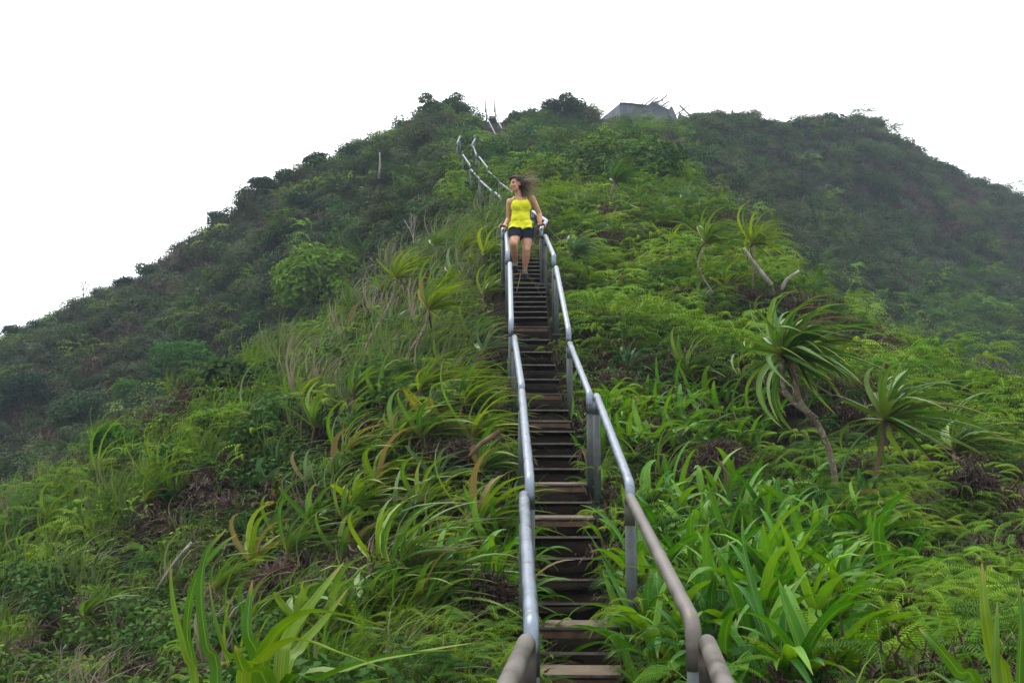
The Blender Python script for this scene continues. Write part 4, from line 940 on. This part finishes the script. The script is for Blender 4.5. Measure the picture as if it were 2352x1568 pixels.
for ri, (v_, ua, ub, m_) in enumerate([(1440, 960, 1190, 4), (1385, 980, 1190, 4), (1325, 1010, 1185, 3), (1265, 1050, 1185, 3)]):
    for j in range(m_):
        u_ = ub - (ub - ua) * (j + .5) / m_ + rv(-12, 12)
        broad_grass("grass clump left of left handrail, %s row from the bottom, %s from the handrail" % (ORD[ri], ORD[j]), u_, v_ + rv(-8, 8), rnd.randint(7, 9), .40 * rv(.85, 1.15), .05, "broad grass left of the stairs", wind=.7)
for i, (u_, v_) in enumerate([(1245, 1500), (1262, 1545), (1460, 1560), (1500, 1600)]):
    broad_grass(["small grass tuft growing into the stairs beside the left handrail post", "low leafy tuft on the stair edge at bottom left of the treads", "leafy tuft at the foot of the right handrail post", "low leafy tuft under the near right handrail"][i], u_, v_, 7, .26, .045, "tufts on the stair edge")

for sd_, us in (("left", [(1217, 1400), (1214, 1290), (1205, 1180), (1196, 1060), (1190, 960), (1182, 870), (1180, 800)]), ("right", [(1475, 1500), (1432, 1370), (1405, 1260), (1372, 1150), (1345, 1060), (1325, 980), (1305, 890)])):
    for j, (u_, v_) in enumerate(us):
        broad_grass("leafy grass tuft leaning over the %s edge of the treads, %s from the bottom" % (sd_, ORD[j]), u_, v_, 8, .30, .034, "grass tufts along the stair edges", wind=(.8 if sd_ == "left" else -.6))
# ---- fern clumps
def fern(label, u, v, n, L, lw, mat, group, wind=.3, d=None, droop=.9, e0=(.4, 1.2), pairs=26):
    b = ground_at(u, v, d); b[2] -= .02; root = thing("fern", label, "fern", b, group)
    for i in range(n):
        th = i * 2.399 + rv(-.4, .4); e = rv(*e0); dv = np.array([math.cos(th) * math.cos(e), math.sin(th) * math.cos(e), math.sin(e)])
        P = path(b + np.array([rv(-.05, .05), rv(-.05, .05), .02]), dv, L * rv(.75, 1.2), 9, droop * rv(.7, 1.3), WIND * wind, .2)
        mb = MB(); comb(mb, P - b, pairs, lw * rv(.85, 1.15), .26, 74, .28, .003, lambda t: (1 - t) ** .55 * min(1, .35 + 3 * t)); obj("frond", mb.mesh("frond", mat), root)
    return root
k_ = 0
FB = [(1600, [1905, 1990, 2080, 2180, 2280]), (1530, [1930, 2010, 2095, 2190, 2290]), (1460, [2040, 2130, 2230, 2330]), (1395, [2150, 2240, 2335])]
for ri, (v_, us) in enumerate(FB):
    for j, u_ in enumerate(us):
        fern("bright green fern in bottom right corner, %s row from the bottom, %s from left" % (ORD[ri], ORD[j]), u_ + rv(-20, 20), v_ + rv(-10, 10), 10, .40, .085, M['frond'], "bright ferns bottom right")
FL = [(1590, [800, 880, 960, 1040, 1110]), (1530, [790, 870, 960, 1050, 1130]), (1460, [800, 870, 940]), (1415, [790, 850])]
for ri, (v_, us) in enumerate(FL):
    for j, u_ in enumerate(us):
        fern("green fern bottom centre-left of the stairs, %s row from the bottom, %s from left" % (ORD[ri], ORD[j]), u_ + rv(-20, 20), v_ + rv(-10, 10), 9, .36, .075, M['frond' if (ri + j) % 3 else 'frond_dk'], "ferns bottom left of the stairs")
for (u_, v_, n, L_, lw, mt, lab, dr) in [(1005, 990, 5, .50, .15, 'frond_y', "yellow fern with broad fronds above the broken branch", .5), (1095, 995, 6, .50, .13, 'frond_dk', "dark green sword fern beside the left handrail", .8),
    (985, 1045, 7, .42, .10, 'frond_dk', "dark fern left of the broken branch", .9), (1100, 850, 9, .36, .09, 'frond', "pale green fern on the bank by the left handrail", 1.2),
    (930, 960, 8, .34, .09, 'frond', "light green fern between strap plants left of the stairs", 1.0), (640, 1170, 6, .45, .11, 'frond_y', "small yellow fern in the lower left middle", .8),
    (720, 1130, 7, .45, .11, 'frond_dk', "dark fern below the tall strap plants, left", .9), (600, 1270, 8, .4, .11, 'frond_dk', "dark curled fern left of the pale-stemmed strap plant", 1.0),
    (680, 790, 8, .9, .2, 'frond', "long-fronded fern on the left ridge edge", .8), (400, 1160, 7, .5, .13, 'frond_dk', "dark fern in the left middle slope", .9),
    (2250, 905, 8, .75, .17, 'frond', "arching fern on the right ridge edge, left of two", 1.2), (2335, 915, 8, .75, .17, 'frond', "arching fern on the right ridge edge, right of two", 1.2),
    (2030, 890, 7, .7, .17, 'frond', "arching fern behind the large screw pine crown", 1.1), (2075, 1150, 8, .45, .10, 'frond_dk', "dark hanging fern below the ringed screw pine", 1.3),
    (1900, 1130, 8, .36, .09, 'frond', "light fern at the foot of the forked screw pine", 1.2), (2100, 1260, 9, .36, .09, 'frond', "light fern in the dark hollow at right", 1.0),
    (853, 600, 12, 1.5, .4, 'frond_dk', "large dark tree fern on the left hillside beside the bright bush", .9), (1600, 1060, 9, .34, .09, 'frond', "light fern right of the upper grass patch", 1.2),
    (1770, 1090, 9, .34, .09, 'frond', "light fern left of the forked screw pine trunk", 1.2), (1460, 1060, 8, .3, .08, 'frond', "pale fern behind the right handrail post", 1.2)]:
    fern(lab, u_, v_, n, L_, lw, M[mt], "single ferns", droop=dr)

# ---- tall blades close to the camera
def blade_plant(name, label, base, leaves, wd, mat, group):
    b = np.array(base, float); root = thing(name, label, "plant", b, group)
    for lf in leaves:
        pts = [b + np.array([rv(-.03, .03), rv(-.03, .03), 0])] + [W(*q_) for q_ in lf[:-1]]; w_ = lf[-1]
        # smooth curve through the points
        P = []; pp = [pts[0]] + pts + [pts[-1] + (pts[-1] - pts[-2]) * .5]
        for a_, b_, c_, d_ in zip(pp, pp[1:], pp[2:], pp[3:]):
            for t in np.linspace(0, 1, 6)[:-1]:
                P.append(.5 * ((2 * b_) + (-a_ + c_) * t + (2 * a_ - 5 * b_ + 4 * c_ - d_) * t * t + (-a_ + 3 * b_ - 3 * c_ + d_) * t ** 3))
        P.append(pts[-1]); leaf_obj(root, b, P, w_ * .72, mat, 'strap', .35, rv(-.3, .3))
    return root
bp = W(610, 1900, 2.3); bp[2] = float(h(bp[0], bp[1])); bq = W(500, 1850, 2.6); bq[2] = float(h(bq[0], bq[1]))
blade_plant("strap_plant", "large near strap plant with long arching yellow-green leaves at bottom left", bp,
    [[(600, 1620, 2.3), (620, 1480, 2.3), (700, 1410, 2.25), (800, 1415, 2.2), (890, 1440, 2.15), .055], [(640, 1600, 2.3), (660, 1470, 2.35), (720, 1380, 2.4), (790, 1290, 2.5), .05],
     [(560, 1620, 2.3), (600, 1520, 2.25), (680, 1470, 2.2), (780, 1500, 2.1), (885, 1535, 2.0), .05], [(640, 1640, 2.3), (740, 1560, 2.25), (880, 1510, 2.2), (1060, 1490, 2.2), .06],
     [(660, 1640, 2.3), (800, 1540, 2.3), (960, 1500, 2.35), (1090, 1475, 2.4), .05], [(600, 1600, 2.4), (570, 1450, 2.4), (580, 1330, 2.45), .06], [(620, 1640, 2.2), (560, 1540, 2.15), (540, 1480, 2.1), .065],
     [(700, 1660, 2.3), (760, 1600, 2.3), (830, 1570, 2.25), (900, 1555, 2.2), .06], [(640, 1620, 2.4), (690, 1490, 2.5), (740, 1430, 2.55), (800, 1350, 2.6), .045]], .05, M['blade'], "foreground blades")
blade_plant("strap_plant", "tall upright yellow-green blades close to the camera at lower left", bq,
    [[(455, 1620, 2.5), (430, 1500, 2.5), (400, 1380, 2.5), (392, 1290, 2.5), .045], [(500, 1600, 2.5), (475, 1480, 2.5), (462, 1360, 2.5), (475, 1270, 2.5), (520, 1215, 2.5), .05],
     [(560, 1600, 2.55), (520, 1490, 2.55), (495, 1410, 2.55), (480, 1330, 2.6), .045], [(450, 1600, 2.6), (430, 1450, 2.6), (450, 1330, 2.6), (500, 1260, 2.6), (545, 1225, 2.65), .03],
     [(590, 1640, 2.45), (560, 1560, 2.4), (600, 1500, 2.35), (650, 1450, 2.3), .03]], .05, M['blade'], "foreground blades")
br = W(2290, 1900, 2.3); br[2] = float(h(br[0], br[1]))
blade_plant("strap_plant", "tall green blades close to the camera in the bottom right corner", br,
    [[(2310, 1620, 2.25), (2280, 1500, 2.25), (2262, 1400, 2.25), (2255, 1290, 2.3), .05], [(2340, 1600, 2.3), (2345, 1450, 2.3), (2338, 1330, 2.35), .035], [(2290, 1620, 2.2), (2285, 1480, 2.2), (2290, 1380, 2.25), .04],
     [(2250, 1620, 2.3), (2200, 1540, 2.3), (2150, 1480, 2.3), (2110, 1440, 2.35), .045], [(2240, 1640, 2.2), (2190, 1580, 2.2), (2140, 1540, 2.2), .07], [(2370, 1620, 2.3), (2380, 1480, 2.3), (2400, 1380, 2.3), .05]], .05, M['blade'], "foreground blades")

# ------------------------------------------------------------------ trees and bushes
def tree(label, u, v, rx, ry, d=None, n=1300, leaf=.10, mat='tree_leaf', name="tree", group=None, lumps=9, trunk_h=None, base_v=None, bark='bark_dark', wind=.15, cat="tree", flat=.8):
    """crown centre at pixel (u,v) with half sizes rx, ry in pixels; stands on the ground below it"""
    if d is None:
        q_ = hit(u, base_v if base_v else v + ry); d = proj(q_)[2]
    s = d / F; c = W(u, v, d); g = c.copy(); g[2] = float(h(c[0], c[1])) - .1
    if g[2] > c[2] - ry * s * .4: g[2] = c[2] - ry * s * .9
    rx_, ry_ = rx * s, ry * s
    gz = float(h(c[0], c[1])); c[2] = min(c[2], gz + ry_ * 1.15 + (.6 if d > 50 and u < 960 else 0)); root = thing(name, label, cat, g, group)
    C = []
    for i in range(lumps):
        a = i * 2.399; q_ = math.sqrt((i + .3) / lumps); C.append(c + np.array([math.cos(a) * q_ * rx_ * .66, math.sin(a) * q_ * rx_ * .6, (rv(-.45, .5) + .3 * (1 - q_)) * ry_]))
    mt = MB(); fk = g + (c - g) * .35
    tube(mt, [p - g for p in (g, g + (fk - g) * .5 + np.array([rv(-.03, .03), 0, 0]) * rx_, fk)], [rx_ * .055, rx_ * .045, rx_ * .04], 7)
    obj("trunk", mt.mesh("trunk", M[bark]), root)
    for p in C[:6]:
        ml = MB(); m_ = fk + (p - fk) * .5 + np.array([0, 0, -.08 * ry_]); tube(ml, [fk - g, m_ - g, p - g], [rx_ * .03, rx_ * .022, rx_ * .008], 5, False); obj("limb", ml.mesh("limb", M[bark]), root)
    mb = MB(); lr = .46
    Cc = np.array(C)[R.integers(0, len(C), n)]; vv = R.normal(size=(n, 3)) * (1, 1, .9) + (0, 0, .3); vv /= np.linalg.norm(vv, axis=1)[:, None]
    cloud(mb, Cc - g + vv * np.array([rx_ * lr, rx_ * lr, ry_ * lr * 1.1]) * R.uniform(.7, 1.08, (n, 1)), vv + R.uniform(-.6, .6, (n, 3)) + (0, 0, .45), leaf * 1.45 * R.uniform(.6, 1.3, n), leaf * .75)
    o = tag(obj("crown", mb.mesh("crown", M[mat], False), root), kind="stuff")
    return root
tree("bright green rounded bush on the left hillside above a dark trunk", 742, 622, 112, 80, n=9500, leaf=.17, mat='bush_bright', lumps=22, base_v=722, wind=.2, name="bush", cat="bush")
TR = [  # u, v, rx, ry, n, leaf, mat, label
 (60, 905, 62, 46, 1800, .13, 'tree_leaf', "dark round bush at the left edge of the lower hillside"), (302, 905, 45, 32, 1300, .12, 'bush_mid', "small green bush left of centre on the lower left hillside"),
 (262, 1025, 46, 36, 1500, .12, 'bush_mid', "bright green bush at the gully edge, lower left"), (180, 950, 70, 40, 1500, .14, 'tree_leaf', "spreading green shrub beside the dark round bush"),
 (430, 830, 95, 42, 2200, .14, 'bush_mid', "wide green shrub in the middle of the left hillside"), (530, 870, 60, 34, 1300, .13, 'tree_leaf', "dark shrub right of the wide green one on the left hillside"),
 (600, 690, 50, 36, 1100, .13, 'tree_leaf', "dark shrub left of the bright bush"), (860, 480, 50, 36, 1200, .13, 'tree_leaf', "green shrub high above the bright bush"), (950, 520, 55, 40, 1400, .12, 'tree_leaf', "dark shrub beside the pale grass bank"),
 (700, 470, 48, 30, 1000, .14, 'tree_leaf', "shrub halfway up the left hillside"), (330, 700, 60, 24, 1000, .15, 'tree_leaf', "low shrub on the far left hillside"), (520, 590, 46, 34, 900, .15, 'tree_leaf', "shrub near the left skyline")]
for (u_, v_, rx_, ry_, n, lf, mt, lab) in TR: tree(lab, u_, v_, rx_, ry_, n=n, leaf=lf, mat=mt, name="bush", cat="bush", group="bushes on the left hillside")
SKT = [(990, 250, 34, 30, 1500, .16, "dark wind-swept tree at the left end of the summit", 60), (1050, 255, 40, 24, 1300, .14, "low dark tree beside the wind-swept summit tree", 61), (1182, 252, 28, 18, 800, .16, "spiky grey-green bush right of the summit stairs", 61),
       (1312, 237, 40, 32, 1700, .15, "tallest round tree on the summit skyline", 63), (1268, 243, 30, 24, 900, .15, "round tree touching the tallest summit tree on its left", 63), (1216, 240, 26, 22, 500, .15, "thin airy tree on the summit between stairs and round trees", 63), (1345, 270, 26, 22, 700, .15, "low dark bush below the tallest summit tree", 62),
       (1600, 276, 16, 14, 330, .16, "small tree just right of the ruin", 73), (1632, 276, 12, 16, 330, .16, "second small tree right of the ruin", 74), (1690, 282, 44, 16, 900, .2, "bushes on the skyline right of the ruin", 76), (1750, 290, 30, 12, 600, .2, "low bush on the right skyline dip", 78),
       (1830, 285, 40, 16, 900, .2, "bush at the left of the right-hand summit", 82), (1900, 280, 44, 18, 900, .2, "bush on top of the right-hand summit", 84), (1960, 288, 36, 16, 700, .2, "bush right of the right-hand summit top", 87), (2090, 322, 34, 24, 520, .2, "airy bush on the descending right skyline", 91),
       (2150, 368, 30, 22, 900, .2, "dense dark bush on the right skyline", 93), (2180, 400, 30, 22, 700, .2, "dark bush below the dense one on the right skyline", 95), (2232, 425, 28, 18, 700, .2, "round bush lower on the right skyline", 97), (2310, 462, 40, 14, 600, .2, "low bushes at the right skyline end", 102),
       (730, 348, 34, 20, 900, .14, "shrub on the left skyline above the bright bush", 54), (660, 375, 30, 20, 800, .14, "shrub on the left skyline, left of the upper one", 54), (805, 338, 30, 22, 500, .13, "greyish airy shrub on the left skyline", 53), (600, 425, 30, 18, 700, .15, "shrub where the left skyline steepens", 55),
       (500, 500, 26, 18, 600, .15, "bush at the bend of the left skyline", 56), (345, 615, 34, 16, 700, .15, "round bush low on the left skyline", 57), (290, 640, 30, 18, 500, .15, "bush with tufts low on the left skyline", 57.5), (235, 655, 22, 16, 420, .15, "bush beside the small dead tree on the left skyline", 57.5),
       (110, 725, 40, 16, 800, .15, "bush near the left end of the skyline", 56), (40, 765, 34, 18, 700, .15, "bush at the left end of the skyline", 54.5), (880, 318, 30, 18, 800, .13, "grassy shrub on the upper left skyline", 53.5)]
for (u_, v_, rx_, ry_, n, lf, lab, d_) in SKT: tree(lab, u_, v_, rx_, ry_, d=d_, n=n, leaf=lf, name="tree" if "tree" in lab else "bush", cat="tree" if "tree" in lab else "bush", group="trees and bushes along the skyline", lumps=8)
RH = [(2030, 430, 50, 34, "dark bush in the hollow of the right hillside"), (1840, 600, 40, 40, "dark bush at the foot of the right hillside"), (1980, 350, 50, 24, "dark bush high on the right hillside"), (2240, 560, 50, 28, "bush on the far right hillside"), (2110, 660, 44, 26, "bush in the middle of the right hillside"), (1720, 330, 40, 24, "bush under the skyline right of the ruin"), (2280, 780, 46, 26, "green bush low on the right hillside"), (1900, 520, 40, 26, "dark bush left of centre on the right hillside")]
for (u_, v_, rx_, ry_, lab) in RH: tree(lab, u_, v_, rx_, ry_, n=1100, leaf=.18, name="bush", cat="bush", group="bushes on the right hillside")

def bare_tree(label, u, v, hpx, d, mat, levels=4, spread=.5, thin=1.0, leafy=0):
    s = d / F; b = W(u, v, d); gz = float(h(b[0], b[1])); b[2] = max(min(b[2], gz + 1.2), gz); root = thing("bare_tree", label, "tree", b, "bare trees"); H = hpx * s; mbt, mb = MB(), MB(); tips = []
    def grow(p, dr, l, r, k2, dst):
        e = p + nrm(dr) * l; tube(dst, [p - b, (p + e) / 2 - b + np.array([rv(-.05, .05) * l, 0, rv(-.05, .05) * l]), e - b], [r, r * .8, r * .62], 5, False)
        if k2 == 0: tips.append(e); return
        for _ in range(3 if k2 > 1 else 2): grow(e, nrm(dr) + np.array([rv(-1, 1), rv(-1, 1), rv(-.3, .9)]) * spread, l * rv(.55, .8), r * .6, k2 - 1, mb)
    grow(b, np.array([rv(-.15, .15), 0, 1]), H * .36, H * .028 * thin, levels, mbt)
    tube(mbt, [np.array([0, 0, gz - b[2] - .1]), np.array([0, 0, .01])], [H * .034 * thin, H * .028 * thin], 5, False)
    obj("trunk", mbt.mesh("trunk", M[mat]), root); tag(obj("branches", mb.mesh("branches", M[mat]), root), kind="stuff")
    if leafy:
        ml = MB()
        for e in tips:
            for _ in range(leafy): leaf_quad(ml, e - b + np.array([rv(-.15, .15) for _ in range(3)]), (rv(-.5, .5), rv(-.5, .5), 1), .16, .09)
        obj("crown", ml.mesh("crown", M['tree_leaf'], False), root)
bare_tree("small bare grey tree standing alone on the left skyline", 188, 690, 66, 57.5, 'bark_dark', 4, .45, .8)
bare_tree("bare branching dead tree on the left hillside slope", 475, 790, 95, 42, 'bark_dark', 4, .7, .8)
bare_tree("twiggy grey shrub on the left skyline", 815, 350, 44, 53, 'bark_dark', 4, .5, .6)
bare_tree("thin tree with flat leafy top on the right skyline", 2030, 315, 42, 91, 'bark_dark', 3, .75, .8, 6)
bare_tree("bare twiggy shrub on the right-hand summit", 1865, 288, 24, 84, 'bark_dark', 4, .6, .7)
bare_tree("bare twiggy bush on the descending right skyline", 2120, 355, 44, 92, 'bark_dark', 4, .6, .7)
bare_tree("lone crooked dead tree on the right skyline", 2205, 415, 46, 96, 'bark_dark', 3, .6, .9)
bare_tree("dead grey shrub among the grass on the left slope", 955, 590, 120, 27, 'deadwood', 3, .35, .5)
bare_tree("thin dead twigs on the near left slope", 318, 1230, 70, 12, 'bark_dark', 4, .6, .5)

# ------------------------------------------------------------------ dead wood and dead fern mounds
def stick(label, pts, d, r0, r1, mat, name="broken_branch", extra=None):
    P = [W(*q_, d) if len(q_) == 2 else W(*q_) for q_ in pts]; b = P[0].copy(); root = thing(name, label, "dead wood", b)
    mb = MB(); cv = fillet(P, .2, 3) if len(P) > 2 else P; tube(mb, [p - b for p in cv], list(np.linspace(r0, r1, len(cv))), 9); obj("stem", mb.mesh("stem", M[mat]), root)
    if extra:
        for e in extra:
            m2 = MB(); Q = [W(*q_, d) - b for q_ in e]; tube(m2, Q, list(np.linspace(r1 * .8, r1 * .3, len(Q))), 7); obj("twig", m2.mesh("twig", M[mat]), root)
stick("broken brown branch stub sticking out beside the left handrail", [(1078, 1048), (1100, 1022), (1148, 990)], 7.9, .016, .021, 'brownwood', extra=[[(1120, 1008), (1135, 1005), (1160, 1003)]])
stick("split tan branch stub below the broken branch", [(1060, 1130), (1085, 1095), (1106, 1058)], 7.4, .007, .012, 'brownwood')
stick("short dark stub right of the split tan stub", [(1105, 1130), (1135, 1098)], 7.5, .008, .010, 'brownwood')
stick("fallen pale stick in the lower left grass", [(365, 1345), (400, 1290), (440, 1245)], 7.5, .012, .010, 'deadwood')
stick("pale dead stem at the lower left corner", [(140, 1500), (165, 1465), (195, 1430)], 7.6, .014, .010, 'deadwood')
stick("dead stake leaning by the forked screw pine", [(1660, 1140), (1675, 1100), (1655, 1060)], 7.7, .020, .012, 'brownwood')
stick("grey bleached log jutting from the uprooted stump", [(1770, 655), (1745, 622), (1708, 570)], 16.0, .048, .026, 'deadwood', name="uprooted_log")
stick("pale forked branch right of the uprooted stump", [(1795, 665), (1805, 642), (1835, 622)], 15.6, .035, .02, 'deadwood')
stick("short pale pole standing on the left hillside", [(870, 410), (873, 375), (872, 350)], 42, .05, .03, 'deadwood', name="dead_pole")
def mound(label, u, v, rx, ry, n, d=None, wd=.013, ln=.2, mat='dead'):
    b = hit(u, v + ry) if d is None else W(u, v + ry, d); b[2] += (.22 if d is None else 0); d_ = proj(b)[2]; s = d_ / F; root = thing("dead_fern_mound", label, "dead fern", b, "brown dead fern mounds"); mb, m2 = MB(), MB()
    for i in range(int(n * 1.6)):
        dst = mb if i % 4 else m2
        v_ = nrm([rnd.gauss(0, 1), rnd.gauss(0, 1), abs(rnd.gauss(.2, .8))]); p = v_ * np.array([rx * s, rx * s * .8, ry * s * 1.5]) * rv(.5, 1.0)
        dv = np.array([rv(-1, 1), rv(-1, 1), rv(-1.0, .3)]) + v_ * .5
        flat_strap(dst, path(p, dv, ln * rv(.3, 1.0), 5, rv(.2, 1.6), (0, 0, 0), 4.0), wd * rv(.5, 1.4), 'strap', side=(rv(-1, 1), rv(-1, 1), rv(-1, 1)))
    tag(obj("dry_fronds", mb.mesh("dry_fronds", M[mat]), root), kind="stuff"); tag(obj("stems", m2.mesh("stems", M['dead2']), root), kind="stuff")
M['dead2'] = leaf_mat('dry_stems', (.035, .024, .018), (.085, .058, .042), rough=.85, trans=.05, spec=.1)
for (u_, v_, rx_, ry_, n, lab) in [(1755, 680, 66, 44, 900, "large brown root and dead fern mass under the bleached log"), (1478, 615, 30, 24, 400, "round brown dead fern mound among bright ferns"), (1545, 612, 22, 18, 300, "small brown dead fern mound right of the round one"),
     (1425, 655, 36, 22, 400, "brown dead fern patch below the round mound"), (1118, 470, 46, 20, 420, "brown dead fern hump at the foot of the middle stair flight"), (1690, 515, 50, 26, 420, "dark brown dead fern hollow above the screw pine pair"),
     (1660, 1090, 40, 30, 420, "brown dead fern patch above the broad grass"), (1110, 1440, 60, 26, 480, "grey-brown curled dead fern beside the left handrail"), (1980, 1125, 60, 30, 420, "red-brown dead fern at the foot of the ringed screw pine"),
     (2240, 1150, 60, 40, 420, "brown dead fern below the sprawling plant at the right edge"), (1050, 1090, 50, 30, 420, "dark dead leaves below the broken branch"), (1395, 560, 44, 22, 420, "brown dead fern above the blue-green strap plant"), (1560, 700, 40, 24, 420, "dark dead fern gap in the middle of the bright ferns"), (1440, 760, 40, 22, 420, "dead fern patch right of the handrail, mid slope"), (1690, 860, 44, 26, 420, "dead fern patch left of the large screw pine crown"), (1400, 500, 50, 20, 350, "brown dead fern left of the dark strap rosette"), (1350, 440, 50, 18, 350, "brown dead fern patch right of the woman's head"),
     (640, 1400, 60, 36, 420, "grey-brown dry leaves around the lower left strap plants")]:
    mound(lab, u_, v_, rx_, ry_, n, d=15.4 if n == 900 else None)
def dry_bunch(label, u, v, d, n, L, wd):
    b = W(u, v, d); root = thing("dry_leaf_bunch", label, "dead leaves", b)
    for i in range(n):
        P = path(b, (rv(-.8, .8), rv(-.6, .2), -.5), L * rv(.6, 1.1), 6, .9, (0, 0, 0), .6); leaf_obj(root, b, P, wd * rv(.6, 1.2), M['straw'], 'strap', .4)
M['straw'] = leaf_mat('straw', (.10, .075, .045), (.19, .14, .085), rough=.7, trans=.15, spec=.2)
dry_bunch("hanging bunch of dry tan leaves beside the right handrail post", 1338, 1030, 7.9, 12, .22, .022)
dry_bunch("few drooping dry leaves beside the woman's foot", 1196, 622, 14.0, 8, .55, .014)
# ------------------------------------------------------------------ haze
hm, hn = nodes_mat("haze")
pv = N(hn, "ShaderNodeVolumePrincipled"); pv.inputs['Color'].default_value = (.74, .86, 1.0, 1); pv.inputs['Density'].default_value = .00072; pv.inputs['Anisotropy'].default_value = .0
ho = N(hn, "ShaderNodeOutputMaterial"); hn.links.new(pv.outputs[0], ho.inputs['Volume'])
mb = MB(); zlo = float(GZ.min()) - 1.0; zhi = float(GZ.max()) + 6.0
boxv(mb, (0, 140, (zlo + zhi) / 2), (345, 0, 0), (0, 200, 0), (0, 0, (zhi - zlo) / 2))
haze = obj("haze", mb.mesh("haze", hm, False)); tag(haze, "thin pale mist over the whole mountain", "haze", kind="stuff")
print("HAZE", zlo, zhi, GX.min(), GX.max(), GY.min(), GY.max())
